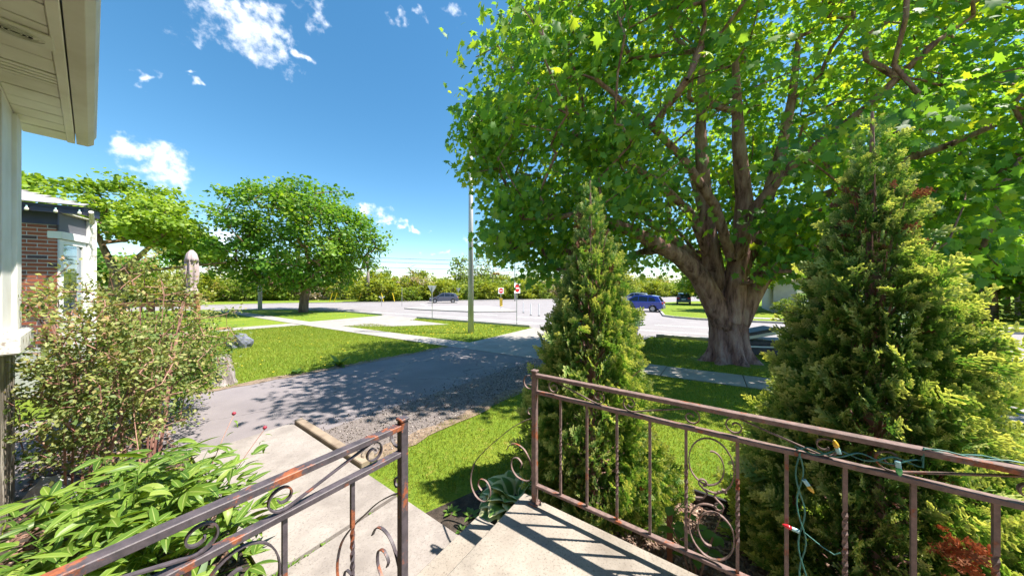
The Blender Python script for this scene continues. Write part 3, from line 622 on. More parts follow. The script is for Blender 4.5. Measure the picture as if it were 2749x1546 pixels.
for row in range(32):
    z = .80 + .0677 * row + .0335; s = 0.0; first = row % 2
    while s < .95:
        mesh, w = (half_brick, .0915) if (first and s == 0.0) else (bmesh_brick, nb_w)
        o = bpy.data.objects.new('brick', mesh); COL.objects.link(o); o.parent = bw
        o.location = nP(s + w / 2, .014 + rnd.uniform(-.0015, .0015), z) - bwb; o.rotation_euler = (0, 0, ang1); s += w + .0165
mb = MB(); nbox(mb, -.02, 7, -.015, .1, 2.972, 3.2); mb.build('frieze', M['frieze'], nb)
mb = MB(); nbox(mb, -.42, 7, -.28, .06, 3.19, 3.205); nbox(mb, -.1, 7, .06, .4, 3.19, 3.205); nbox(mb, -.1, .3, .4, .84, 3.19, 3.205); mb.build('soffit', M['offwhite'], nb)
mb = MB(); nbox(mb, -.46, 7, -.34, -.285, 3.14, 3.27); nbox(mb, -.46, -.425, -.285, .06, 3.14, 3.27); mb.build('fascia', M['navy'], nb)
EV = (-.50, -.38, 3.275)
mb = MB(); rp = [nP(-.5, -.38, 3.28), nP(7, -.38, 3.28), nP(7, 3.12, 4.33), nP(3, 3.12, 4.33)]; mb.add(rp, [(0, 1, 2, 3)]); mb.add([nP(-.5, -.38, 3.28), nP(-.02, .10, 3.424), nP(-.5, .10, 3.28)], [(0, 1, 2)]); mb.add([nP(2.5, 2.62, 4.18), nP(3, 3.12, 4.33), nP(3, 6, 4.33), nP(2.5, 6, 4.18)], [(0, 1, 2, 3)]); rf = mb.build('roof', M['shingle'], nb)
shm = bpy.data.meshes.new('shingle'); q = MB(); q.box((0, 0, 0), ((1, 0, 0), (0, 1, 0), (0, 0, 1)), (.148, .09, .004)); shm.from_pydata(q.v, [], q.f); shm.materials.append(M['shingle'])
slope = math.atan2(1.05, 3.5); rfb = base_of(rf)
rx = Matrix((E1, (E2 * math.cos(slope) + UPV * math.sin(slope)), E1.cross(E2 * math.cos(slope) + UPV * math.sin(slope)))).transposed()
if rx.col[2].z < 0: rx = Matrix((-E1, (E2 * math.cos(slope) + UPV * math.sin(slope)), (-E1).cross(E2 * math.cos(slope) + UPV * math.sin(slope)))).transposed()
for row in range(13):
    t = -.36 + row * .135; s = -.48 + (t + .38) + (.15 if row % 2 else 0)
    while s < 2.2:
        o = bpy.data.objects.new('shingle', shm); COL.objects.link(o); o.parent = rf
        o.location = nP(s + .15, t + .06, 3.28 + (t + .44) * .3 + .012 + rnd.uniform(0, .004)) - rfb
        o.rotation_euler = (rx @ Matrix.Rotation(math.radians(2.6), 3, 'X')).to_euler(); s += .303
# glazed side with window, header and white post
mb = MB(); nbox(mb, -.01, .2, .06, .66, .8, 1.25); mb.build('sill_wall', M['mortar'], nb)
mb = MB()
for s0, s1, z0, z1 in ((.02, .10, 1.25, 2.72), (.58, .66, 1.25, 2.72), (.10, .58, 2.64, 2.72), (.10, .58, 1.25, 1.33)): nbox(mb, -.03, .05, s0, s1, z0, z1)
win = mb.build('window', M['white'], nb, bevel=.004)
mb = MB(); nbox(mb, 0, .012, .10, .58, 1.33, 2.64); mb.build('pane', M['glass'], win)
mb = MB(); nbox(mb, -.06, .1, .0, .72, 2.73, 2.86); mb.build('header', M['white'], nb, bevel=.004)
mb = MB(); nbox(mb, -.02, .1, .02, .7, 2.87, 3.18); mb.build('transom', M['bumper'], nb)
mb = MB(); nbox(mb, -.10, .02, .68, .80, .0, 3.18); mb.build('porch_post', M['white'], nb, bevel=.006)
mb = MB(); dp = [nP(-.52, -.30, 3.2)] + [nP(-.40 + .012 * math.sin(k * 1.7), .02 + .0 * k, 3.15 - .1 * k) for k in range(1, 9)]; mb.tube(dp, [.03] + [.032 + .008 * math.sin(k * 2.1) for k in range(8)], 8); mb.build('downspout', M['offwhite'], nb)
sg = thing('string_lights', 'white bulb string hanging from the navy eave of the brick house', 'string lights', nP(1, -.36, 3.2))
mb = MB(); wp = [nP(-.44 + .05 * i, -.352, 3.235 - .02 * abs(math.sin(i * math.pi / 5))) for i in range(45)]; mb.tube(wp, .004, 5); mb.build('wire', M['wire'], sg)
for s_ in (-.42, -.17, .12, .42, .72, 1.0, 1.3):
    mb = MB(); p = nP(s_, -.362, 3.215); mb.tube([p, p + Vector((0, 0, -.03))], .010, 8); sk = mb.build('socket', M['socket'], sg)
    mb = MB(); mb.lathe(p + Vector((0, 0, -.088)), [(.003, 0), (.018, .008), (.024, .025), (.02, .045), (.010, .058)], 12); mb.build('bulb', M['bulb_clear'], sk, smooth=True)

# ------------------------------------------------------------------ trees
MAPLE_V = np.array([(0, .3, .02), (0, 0, 0), (.42, -.06, -.05), (.27, .16, 0), (.58, .40, -.06), (.30, .46, 0), (.30, .70, -.03), (.14, .64, 0), (0, 1, -.07),
                    (-.14, .64, 0), (-.30, .70, -.03), (-.30, .46, 0), (-.58, .40, -.06), (-.27, .16, 0), (-.42, -.06, -.05)], dtype=float)
MAPLE_F = np.array([(0, i, i + 1) for i in range(1, 14)] + [(0, 14, 1)])
LOW_V = np.array([(0, 0, 0), (.5, .25, -.05), (.28, .8, 0), (0, 1, -.08), (-.28, .8, 0), (-.5, .25, -.05), (0, .45, .06)], dtype=float)
LOW_F = np.array([(6, 0, 1), (6, 1, 2), (6, 2, 3), (6, 3, 4), (6, 4, 5), (6, 5, 0)])
OVAL_V = np.array([(0, 0, 0), (.3, .45, .04), (0, 1, -.05), (-.3, .45, .04)], dtype=float); OVAL_F = np.array([(0, 1, 2), (0, 2, 3)])
def skeleton(polys, targets, rng, step=.55, pen=.35, sag=.0):
    """polys: [(points, r0, r1)]; every target is joined to the growing tree; returns nodes, parents, radii"""
    pos, par, fix, dep = [], [], [], []
    for pts, r0, r1 in polys:
        pts = [np.array(p, float) for p in pts]
        if pos:
            P_ = np.array(pos); j = int(np.argmin(np.linalg.norm(P_ - pts[0], axis=1)))
        else: j = -1
        dense = []
        for i in range(len(pts) - 1):
            n = max(1, int(np.linalg.norm(pts[i + 1] - pts[i]) / .35))
            dense += [pts[i] + (pts[i + 1] - pts[i]) * k / n for k in range(n)]
        dense.append(pts[-1])
        for i, p in enumerate(dense):
            pos.append(p); par.append(j); fix.append(r0 + (r1 - r0) * i / max(1, len(dense) - 1)); dep.append(0 if j < 0 else dep[j] + (np.linalg.norm(p - pos[j]))); j = len(pos) - 1
    nbase = len(pos); o = np.array(pos[0]); tips = []
    targets = np.asarray(targets); targets = targets[np.argsort(np.linalg.norm(targets - o, axis=1))]
    P_ = np.zeros((nbase + len(targets) * 10, 3)); P_[:nbase] = pos; D_ = np.zeros(len(P_)); D_[:nbase] = dep; n_ = nbase
    for t in targets:
        d = np.linalg.norm(P_[:n_] - t, axis=1); cost = d + pen * .1 * D_[:n_] + .8 * np.maximum(0, P_[:n_, 2] - t[2])
        j = int(np.argmin(cost)); dd = d[j]; k = min(8, max(1, int(dd / step))); s = P_[j].copy()
        perp = rng.normal(size=3) * .08 * dd
        for i in range(1, k + 1):
            f = i / k; p = s + (t - s) * f + perp * math.sin(f * math.pi) + np.array([0, 0, sag * dd * math.sin(f * math.pi)])
            if n_ >= len(P_): break
            P_[n_] = p; D_[n_] = D_[j] + dd / k; par.append(j); fix.append(0); j = n_; n_ += 1
        tips.append(j)
    cnt = np.zeros(n_)
    for t in tips: cnt[t] += 1
    for i in range(n_ - 1, 0, -1):
        if par[i] >= 0: cnt[par[i]] += cnt[i]
    return P_[:n_], np.array(par[:n_]), np.array(fix[:n_]), cnt, np.array(tips), nbase
def limb_mesh(mb, P_, par, fix, cnt, nbase, rt, pw=.42, sides=5, minr=0.0):
    rad = np.maximum(fix, rt * np.maximum(cnt, .6) ** pw)
    rad[:nbase] = np.maximum(fix[:nbase], .5 * rad[:nbase])
    for i in range(len(P_)):
        j = par[i]
        if j < 0 or rad[i] < minr: continue
        r1 = rad[i]; r0 = min(rad[j], r1 * 1.6) if i >= nbase else rad[j]
        mb.tube([P_[j], P_[i] + (P_[i] - P_[j]) * .04], [r0, r1], 8 if r1 > .06 else sides, cap=False)
def env_targets(rng, n, c, r, inner=.45, zmin=None, lump=.2, lf=1.6, seed=0, keep=None):
    out = []
    while len(out) < n:
        d = rng.normal(size=3); d /= np.linalg.norm(d)
        k = 1 + lump * mnoise.noise(Vector(d * lf) + Vector((seed, 0, 0))) * 1.6 + lump * .5 * mnoise.noise(Vector(d * lf * 2.7) + Vector((seed, 7, 0)))
        u = (inner ** 3 + (1 - inner ** 3) * rng.random() ** .8) ** (1 / 3.)
        p = np.array(c) + d * np.array(r) * u * k
        if zmin is not None and p[2] < (zmin(p) if callable(zmin) else zmin): continue
        if keep is not None and not keep(p): continue
        out.append(p)
    return np.array(out)
def crown_leaves(rng, tips, centre, per, spread, size, tv, tf, droop=.5, upn=.9, sun=.25):
    n = len(tips) * per
    pos = np.repeat(tips, per, axis=0) + np.clip(rng.normal(size=(n, 3)), -1.7, 1.7) * np.array(spread)
    out = norm(pos - np.array(centre))
    tip = out * .6 + rng.normal(size=(n, 3)) * .55 + np.array([0, 0, -droop])
    nrm = np.array([0, 0, upn]) + out * .35 + rng.normal(size=(n, 3)) * .45
    scl = size * rng.uniform(.55, 1.35, n)
    V, Fc = scatter(tv, tf, pos, tip, nrm, scl)
    clump = np.repeat(rng.random(len(tips)), per); r = np.clip(.55 * clump + .45 * rng.random(n) + .12 * rng.normal(size=n), 0, 1)
    return V, Fc, r, pos, tip, nrm, scl
def make_tree(name, label, cat, base, polys, targets, centre, per, spread, size, tv, tf, leaf, barkm, rt=.012, rng=None, group=None, pw=.42, droop=.5, sag=.05):
    b = Vector(base); t = thing(name, label, cat, b, group=group)
    P_, par, fix, cnt, tips, nb_ = skeleton(polys, targets, rng, sag=sag)
    mb = MB(); limb_mesh(mb, P_, par, fix, cnt, nb_, rt, pw)
    mb.build('limbs', barkm, t, smooth=True)
    V, Fc, r, *_ = crown_leaves(rng, P_[tips], centre, per, spread, size, tv, tf, droop)
    me = np_mesh('crown', V - np.array(b), Fc, {'rnd': np.repeat(r, len(tv))}); cr_ = link('crown', me, leaf, t); cr_['kind'] = 'stuff'
    return t

# --- the big maple in the verge
rng = np.random.default_rng(11)
TB = G(5.94, 8.0)
bt = thing('maple_tree', 'huge spreading maple with thick forked trunk beside the sidewalk', 'tree', TB)
mb = MB(); NS, vsx, fsx = 180, [], []
pz = [-.12, .0, .06, .14, .24, .36, .5, .68, .88, 1.08, 1.3, 1.5, 1.7, 1.9, 2.05]; pr_ = [.80, .70, .64, .585, .545, .52, .50, .485, .475, .485, .50, .42, .25, .12, .05]
zs = list(np.linspace(-.12, 2.05, 64))
for z in zs:
    r = .86 * float(np.interp(z, pz, pr_))
    for k in range(NS):
        a = 2 * math.pi * k / NS; fl = max(0, 1 - (z + .1) / .5); ca, sa = math.cos(a), math.sin(a)
        n1 = mnoise.noise(Vector((9 * ca, 9 * sa, z * 1.1 + 4))); n2 = mnoise.noise(Vector((20 * ca, 20 * sa, z * 3.2)))
        plate = .05 * (.35 - abs(n1)) + .028 * (.3 - abs(n2)) + .012 * mnoise.noise(Vector((30 * ca, 30 * sa, z * 14)))
        ridge = .05 * math.sin(7 * a + .8 * z) * (.45 + fl * 3.4) + plate * (1 if z < 1.5 else .6)
        q = r + ridge
        vsx.append(TB + Vector((q * 1.04 * ca - .03 * z, q * .9 * sa, z)))
for i in range(len(zs) - 1):
    for k in range(NS): fsx.append((i * NS + k, i * NS + (k + 1) % NS, (i + 1) * NS + (k + 1) % NS, (i + 1) * NS + k))
fsx.append(tuple((len(zs) - 1) * NS + k for k in range(NS))); mb.add(vsx, fsx); mb.build('trunk', M['bark'], bt, smooth=True)
W = lambda l, Y: [tuple(pd(u, v, y)) for (u, v), y in zip(l, Y)]
limbs = [([(5.9, 8.0, 1.0), (5.9, 8.0, 1.9)], .3, .3),
         (W([(1818, 812), (1795, 760), (1758, 692), (1708, 645), (1635, 605), (1540, 560), (1440, 540)], (7.9, 7.85, 7.75, 7.5, 7.2, 6.9, 6.6)), .29, .07),
         (W([(1826, 800), (1812, 740), (1796, 680), (1782, 600), (1770, 480), (1762, 330), (1766, 130)], (7.95, 8, 8, 8.1, 8.2, 8.2, 8.3)), .27, .07),
         (W([(1780, 640), (1740, 540), (1660, 460), (1560, 400), (1450, 340)], (8.0, 7.7, 7.2, 6.8, 6.4)), .12, .04),
         (W([(1838, 810), (1846, 750), (1853, 680), (1866, 600), (1872, 500), (1858, 360), (1850, 160)], (7.8, 7.75, 7.7, 7.6, 7.5, 7.3, 7.1)), .28, .07),
         (W([(1862, 690), (1895, 600), (1930, 500), (1965, 380), (1992, 250), (2010, 90)], (7.9, 8, 8.1, 8.1, 8.1, 8.1)), .2, .06),
         (W([(1850, 812), (1875, 760), (1912, 700), (1968, 655), (2070, 615), (2170, 580), (2300, 550)], (7.95, 7.95, 7.9, 7.7, 7.3, 6.9, 6.4)), .32, .07),
         (W([(1900, 640), (1975, 560), (2080, 490), (2230, 420), (2400, 360), (2560, 290)], (8.0, 7.8, 7.4, 6.9, 6.3, 5.8)), .15, .05),
         (W([(1850, 640), (1900, 520), (2010, 400), (2180, 270), (2350, 110)], (7.4, 6.9, 6.2, 5.4, 4.8)), .14, .05),
         (W([(1840, 650), (1800, 520), (1720, 400), (1620, 300), (1500, 200)], (7.4, 7.0, 6.5, 6.0, 5.7)), .13, .04),
         ([(5.9, 8.2, 1.8), (6.3, 9.2, 3.2), (6.8, 10.6, 4.8), (7.2, 11.8, 6.4)], .2, .06),
         ([(5.8, 8.1, 2.0), (4.8, 9.2, 3.6), (3.6, 10.4, 5.0), (2.4, 11.0, 6.2)], .16, .05)]
cen = np.array([5.6, 7.7, 6.2])
def mz(p):
    d = math.hypot((p[0] - 5.6) / 7.0, (p[1] - 7.7) / 5.0); return 2.55 + 1.1 * max(0, .55 - d) * 2 + (.7 if p[1] < 6.2 else 0)
def mk(p):
    # keep out of the open middle where the limbs show, of the porch side and of the street lamp side
    if p[1] < 4.15: return False
    u = (p[0] / p[1]) * F + CX; v = CY - (p[2] - CZ) / p[1] * F
    lim = float(np.interp(v, [-200, 60, 110, 470, 530, 560, 640, 690, 760], [1370, 1355, 1300, 1298, 1335, 1345, 1380, 1420, 1500])) + 22 * math.sin(v / 31.) + 14 * math.sin(v / 13.)
    if u < lim: return False
    if 1790 < u < 2130 and 400 < v < 790 and p[1] < 8.6: return rng.random() < .12
    return True
tg = env_targets(rng, 1180, cen, (7.5, 5.0, 5.4), .5, mz, .2, 2.2, 3, mk)
tg = np.vstack([tg, env_targets(rng, 150, cen, (5.0, 3.8, 4.0), .3, mz, .1, 1.8, 3, mk)])
extra_ = [tuple(px(rng.uniform(u0, u1), rng.uniform(v0, v1), rng.uniform(y0_, y1_))) for u0, u1, v0, v1, y0_, y1_, n_ in ((1268, 1345, 290, 480, 6.4, 8.4, 34), (1325, 1420, 520, 690, 6.2, 8.2, 30), (1420, 1700, 640, 745, 6.4, 9.5, 40), (2060, 2250, 560, 730, 6.0, 8.0, 40), (2400, 2700, 500, 730, 4.6, 7.0, 34)) for _ in range(n_)]
tg = np.vstack([tg, np.array(extra_)])
P_, par, fix, cnt, tips, nb_ = skeleton(limbs, tg, rng, step=.5, sag=.03)
mb = MB(); limb_mesh(mb, P_, par, fix, cnt, nb_, .0085, .44, 5); mb.build('limbs', M['bark'], bt, smooth=True)
V, Fc, r, lp, lt, lnn, ls = crown_leaves(rng, P_[tips], cen, 42, (.33, .33, .21), .152, MAPLE_V, MAPLE_F, .75, .75)
app = ls / np.linalg.norm(lp - np.array([0, 0, CZ]), axis=1); inv = (lp[:, 1] > .8) & (np.abs(lp[:, 0] / lp[:, 1]) < 1.72) & ((lp[:, 2] - CZ) / lp[:, 1] < .97); app[~inv] = 0
big = np.argsort(-app)[:300]; keepm = np.ones(len(lp), bool); keepm[big] = False
keepm &= (np.linalg.norm(lp - np.array([0, 0, CZ]), axis=1) > 2.6)
V2, F2 = scatter(MAPLE_V, MAPLE_F, lp[keepm], lt[keepm], lnn[keepm], ls[keepm])
me = np_mesh('crown', V2 - np.array(TB), F2, {'rnd': np.repeat(r[keepm], 15)}); cr_ = link('crown', me, M['maple'], bt); cr_['kind'] = 'stuff'
lv = [np_mesh('leaf', MAPLE_V * np.array([1, 1, 1 + .8 * i]), MAPLE_F, {'rnd': np.full(15, .2 + .22 * i)}) for i in range(4)]
for m_ in lv: m_.materials.append(M['maple'])
for q, i in enumerate(big):
    tp = Vector(lt[i]).normalized(); nn = Vector(lnn[i]); nn = (nn - tp * nn.dot(tp)).normalized(); xx = tp.cross(nn)
    o = bpy.data.objects.new('leaf', lv[q % 4]); COL.objects.link(o); o.parent = bt
    o.matrix_local = Matrix.Translation(Vector(lp[i]) - TB) @ Matrix((xx, tp, nn)).transposed().to_4x4() @ Matrix.Diagonal((ls[i],) * 3).to_4x4()

# --- street trees
rng = np.random.default_rng(21)
b = pg(814, 838); x0, y0, z0 = b
tg = env_targets(rng, 420, (x0 + .1, y0, z0 + 7.2), (6.4, 6.0, 5.1), .5, lambda p: z0 + 2.2 + .12 * abs(p[0] - x0), .26, 2.1, 9)
make_tree('maple_tree', 'round dark green maple standing on the verge between two driveways', 'tree', b,
          [([(x0, y0, z0 - .1), (x0 + .1, y0, z0 + 1.2), (x0 + .3, y0, z0 + 2.4), (x0 + .5, y0, z0 + 4.5), (x0 + .2, y0, z0 + 7)], .42, .16),
           ([(x0 + .2, y0, z0 + 1.9), (x0 - .7, y0 - .2, z0 + 3.0), (x0 - 2.4, y0 - .4, z0 + 4.4)], .2, .1), ([(x0 + .3, y0, z0 + 2.0), (x0 + 1.3, y0 + .2, z0 + 3.4), (x0 + 2.9, y0 + .3, z0 + 5)], .22, .1)],
          tg, (x0, y0, z0 + 6), 58, (.5, .5, .32), .25, LOW_V, LOW_F, M['maple2'], M['bark2'], .022, rng)
rng = np.random.default_rng(22)
b = G(-29.0, 21.5); x0, y0, z0 = b
tg = np.vstack([env_targets(rng, 150, (x0 - 2.7, y0 + 1, z0 + 8.1), (5.2, 5.0, 2.6), .4, z0 + 6.0, .3, 1.9, 31), env_targets(rng, 44, (x0 + 3.0, y0 + .5, z0 + 7.0), (1.8, 2.2, 1.7), .4, z0 + 5.3, .25, 2, 12),
                env_targets(rng, 8, (x0 + 5.3, y0 + 2, z0 + 4.4), (1.5, 1.5, 1.0), .3, z0 + 2.2, .25, 2, 17)])
make_tree('maple_tree', 'pale spring green tree leaning out behind the brick house', 'tree', b,
          [([(x0, y0, z0 - .1), (x0, y0, z0 + 2.0), (x0 - .1, y0, z0 + 3.4)], .42, .32), ([(x0 - .1, y0, z0 + 3.2), (x0 - 1.2, y0, z0 + 5.6), (x0 - 2.6, y0, z0 + 8)], .24, .1),
           ([(x0, y0, z0 + 3.2), (x0 + 1.6, y0, z0 + 4.6), (x0 + 3.6, y0, z0 + 6.4)], .22, .1), ([(x0 + .2, y0, z0 + 3.3), (x0 + 3.5, y0 + 1, z0 + 3.9), (x0 + 6, y0 + 2, z0 + 4.3)], .14, .06)],
          tg, (x0, y0, z0 + 6), 62, (.46, .46, .2), .25, LOW_V, LOW_F, M['maple3'], M['bark2'], .02, rng)
# dark trees lower behind it
for i, (u, v, Y, rx_, rz_, lab) in enumerate(((290, 715, 34, 4.2, 1.2, 'dark leafy tree standing low behind the pale leaning tree'), (520, 665, 42, 1.7, 2.2, 'small green tree standing behind the closed parasol'))):
    rng = np.random.default_rng(40 + i); c0 = px(u, v, Y); b = G(c0.x, Y)
    tg = env_targets(rng, 130, c0, (rx_, 3.5, rz_), .3, None, .25, 2, i)
    make_tree('broadleaf_tree', lab, 'tree', b, [([tuple(b + Vector((0, 0, -.1))), (b.x, b.y, c0.z - .5), tuple(c0)], .25, .1)], tg, tuple(c0), 40, (.5, .5, .4), .42, LOW_V, LOW_F, M['maple2'], M['bark2'], .02, rng)

# --- cedars behind the railing
def spray_template(rng, n=9):
    vs_, fs_, tp_ = [], [], []
    def seg_(p, d, l, w, t0, t1):
        d = d / np.linalg.norm(d); x = np.array([d[1], -d[0], 0]); k = len(vs_)
        vs_.extend([p - x * w * .55, p + x * w * .55, p + d * l * .6 + x * w, p + d * l, p + d * l * .6 - x * w]); tp_.extend([t0, t0, (t0 + t1) / 2, t1, (t0 + t1) / 2])
        fs_.extend([(k, k + 1, k + 2), (k, k + 2, k + 4), (k + 4, k + 2, k + 3)])
    ax = np.array([0., 1, 0]); seg_(np.zeros(3), ax, 1.0, .03, 0, 1)
    for i in range(n):
        f = .15 + .8 * i / n; s = 1 if i % 2 else -1; l = (.5 - .36 * f) * rng.uniform(.8, 1.2); d = np.array([s * .75, .8, rng.normal() * .25]); p = ax * f + np.array([0, 0, .05 * f])
        seg_(p, d, l, .042, f * .7, min(1, f + .35))
        for q in (.35, .65):
            for s2 in (1, -1):
                d2 = np.array([d[0] * .4 + s2 * .45, d[1] * .9, rng.normal() * .3]); seg_(p + d / np.linalg.norm(d) * l * q, d2, l * .42, .036, f * .8, min(1, f + .45))
    return np.array(vs_), np.array(fs_), np.array(tp_)
def cedar(label, base, H, R, seed, n, size, dead=None):
    rng = np.random.default_rng(seed); b = Vector(base); t = thing('cedar_tree', label, 'cedar', b)
    mb = MB(); mb.tube([b + Vector((0, 0, -.05)), b + Vector((.01, .01, H * .5)), b + Vector((0, 0, H * .97))], [.055, .035, .006], 8); mb.build('trunk', M['redstem'], t)
    temps = [spray_template(rng) for _ in range(3)]; VV, FF, RR, TT, off = [], [], [], [], 0
    mb = MB()
    def rad(z, a): return R * (max(0, 1 - z / H) ** 1.0) * min(1, .55 + z / .5) * (1 + .30 * mnoise.noise(Vector((math.cos(a) * 1.5, math.sin(a) * 1.5, z * 2.2 + seed))) + .26 * mnoise.noise(Vector((math.cos(a) * 3.6, math.sin(a) * 3.6, z * 4.5 + seed))) + .12 * mnoise.noise(Vector((math.cos(a) * 9, math.sin(a) * 9, z * 11 + seed))))
    for k, (tv, tf, tt) in enumerate(temps):
        m_ = n // 3; z = H * (1 - np.sqrt(rng.random(m_) * .99)) ** 1.0; z = np.clip(z, .02, H * .985); a = rng.uniform(0, 2 * math.pi, m_)
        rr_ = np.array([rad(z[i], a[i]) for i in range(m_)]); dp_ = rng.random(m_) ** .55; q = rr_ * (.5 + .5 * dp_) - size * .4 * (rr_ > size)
        pos = np.stack([q * np.cos(a), q * np.sin(a), z - .05], 1) + np.array(b)
        up = .55 + 1.0 * (z / H); tip = np.stack([np.cos(a), np.sin(a), up], 1) + rng.normal(size=(m_, 3)) * .42
        tang = np.stack([-np.sin(a), np.cos(a), np.zeros(m_)], 1); nrm = tang * rng.choice([-1, 1], m_)[:, None] + np.stack([np.cos(a), np.sin(a), np.zeros(m_)], 1) * rng.normal(size=(m_, 1)) * .9 + rng.normal(size=(m_, 3)) * .25
        scl = size * rng.uniform(.5, 1.0, m_) * (1 + .9 * (rng.random(m_) > .82)) * (.32 + .68 * np.minimum(1, rr_ / .3))
        V, Fc = scatter(tv, tf, pos, tip, nrm, scl); VV.append(V - np.array(b)); FF.append(Fc + off); off += len(V)
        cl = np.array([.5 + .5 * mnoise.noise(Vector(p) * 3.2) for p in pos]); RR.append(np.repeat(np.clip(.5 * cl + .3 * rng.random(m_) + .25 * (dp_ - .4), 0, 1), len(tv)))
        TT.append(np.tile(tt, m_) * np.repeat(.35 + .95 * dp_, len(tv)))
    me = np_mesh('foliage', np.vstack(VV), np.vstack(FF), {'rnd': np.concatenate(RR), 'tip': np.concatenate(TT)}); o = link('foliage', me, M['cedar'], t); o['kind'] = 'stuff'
    # bare brown inner branches
    for i in range(150):
        z = rng.uniform(.1, H * .8); a = rng.uniform(0, 2 * math.pi); r_ = rad(z, a) * rng.uniform(.5, .85)
        p0 = b + Vector((0, 0, z * .8)); p1 = b + Vector((r_ * math.cos(a), r_ * math.sin(a), z + .12)); mb.tube([p0, (p0 + p1) / 2 + Vector((0, 0, -.04)), p1], [.009, .006, .003], 4, cap=False)
    o = mb.build('branches', M['redstem'], t); 
    # dead rust-coloured sprays
    tv, tf, tt = temps[0]; m_ = 170; z = rng.uniform(.1, H * .85, m_); a = rng.uniform(0, 2 * math.pi, m_); q = np.array([rad(z[i], a[i]) for i in range(m_)]) * rng.uniform(.45, .8, m_)
    pos = np.stack([q * np.cos(a), q * np.sin(a), z], 1)
    if dead is not None: d_ = np.array(dead) - np.array(b); pos = np.vstack([pos, d_ + rng.normal(size=(26, 3)) * np.array([.028, .028, .036])]); a = np.concatenate([a, rng.uniform(3.6, 5.0, 26)])
    m_ = len(pos); tip = np.stack([np.cos(a), np.sin(a), np.full(m_, .5)], 1) + rng.normal(size=(m_, 3)) * .35
    V, Fc = scatter(tv, tf, pos, tip, rng.normal(size=(m_, 3)), size * rng.uniform(.5, 1, m_)); rv = rng.random(m_) * .6
    if dead is not None: rv[-26:] = .6 + .4 * rng.random(26)
    me = np_mesh('dead_foliage', V, Fc, {'rnd': np.repeat(rv, len(tv))}); o = link('dead_foliage', me, M['cedar_dead'], t); o['kind'] = 'stuff'
    return t
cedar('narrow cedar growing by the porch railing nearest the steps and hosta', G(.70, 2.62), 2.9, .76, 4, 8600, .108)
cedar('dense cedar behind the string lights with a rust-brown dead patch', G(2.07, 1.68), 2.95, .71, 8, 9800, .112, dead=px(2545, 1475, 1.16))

# ------------------------------------------------------------------ shrubs and bed plants on the left
def shrub(name, label, base, stems, c, r, ntg, per, spread, size, leaf, seed, zmin, group=None, rt=.0028):
    rng = np.random.default_rng(seed); b = Vector(base); t = thing(name, label, 'shrub', b, group=group)
    polys = []
    for i in range(stems):
        a = rng.uniform(0, 2 * math.pi); e = np.array([c[0] + r[0] * .55 * math.cos(a), c[1] + r[1] * .55 * math.sin(a), c[2] + rng.uniform(-.1, .6) * r[2]])
        s = np.array([b.x + .22 * r[0] * math.cos(a), b.y + .22 * r[1] * math.sin(a), b.z - .03]); polys.append(([tuple(s), tuple(s + (e - s) * .5 + np.array([0, 0, .12])), tuple(e)], .011, .005))
    tg = env_targets(rng, ntg, c, r, .25, zmin, .25, 1.8, seed)
    P_, par, fix, cnt, tips, nb_ = skeleton(polys, tg, rng, step=.16, pen=.5)
    mb = MB(); limb_mesh(mb, P_, par, fix, cnt, nb_, rt, .35, 4); mb.build('stems', M['redstem'], t)
    V, Fc, rv, *_ = crown_leaves(rng, P_[tips], c, per, spread, size, OVAL_V, OVAL_F, .0, .9)
    hz = np.clip((V[::4, 2] - c[2]) / r[2], -1, 1); rv = np.clip(rv * .85 + .12 * hz, 0, 1)
    me = np_mesh('foliage', V - np.array(b), Fc, {'rnd': np.repeat(rv, 4)}); o = link('foliage', me, leaf, t); o['kind'] = 'stuff'
    return t
b1 = ABg(5.1, .25)
shrub('flowering_shrub', 'tall loose shrub with reddish bare stems before the brick house', b1, 24, (b1.x - .22, b1.y + .08, 1.2), (.85, .85, 1.0), 330, 26, (.06, .06, .045), .042, M['shrub'], 61, .28)
b2 = ABg(6.3, .55)
shrub('flowering_shrub', 'dense green shrub bushing out over the driveway by the stump', b2, 14, (b2.x - .12, b2.y - .02, .84), (.78, .78, .62), 430, 30, (.06, .06, .045), .044, M['shrub2'], 62, .22)
b3 = ABg(4.55, -.05)
shrub('flowering_shrub', 'low thin shrub against the white corner boards of the house', b3, 8, (b3.x + .02, b3.y + .1, .95), (.42, .42, .75), 190, 26, (.05, .05, .04), .04, M['shrub'], 63, .3)

def leaf_grid(nl, nw, wfun, curl, fold, length=1.0):
    vs_, fs_, ed = [], [], []
    for i in range(nl + 1):
        f = i / nl; w = wfun(f)
        for j in range(-nw, nw + 1):
            g = j / nw; vs_.append((g * w, f * math.cos(curl * f), -curl * .5 * f * f + fold * abs(g) * w)); ed.append(abs(g))
    k = 2 * nw + 1
    for i in range(nl):
        for j in range(2 * nw): fs_.append((i * k + j, i * k + j + 1, (i + 1) * k + j + 1, (i + 1) * k + j))
    return np.array(vs_), np.array(fs_), np.array(ed)
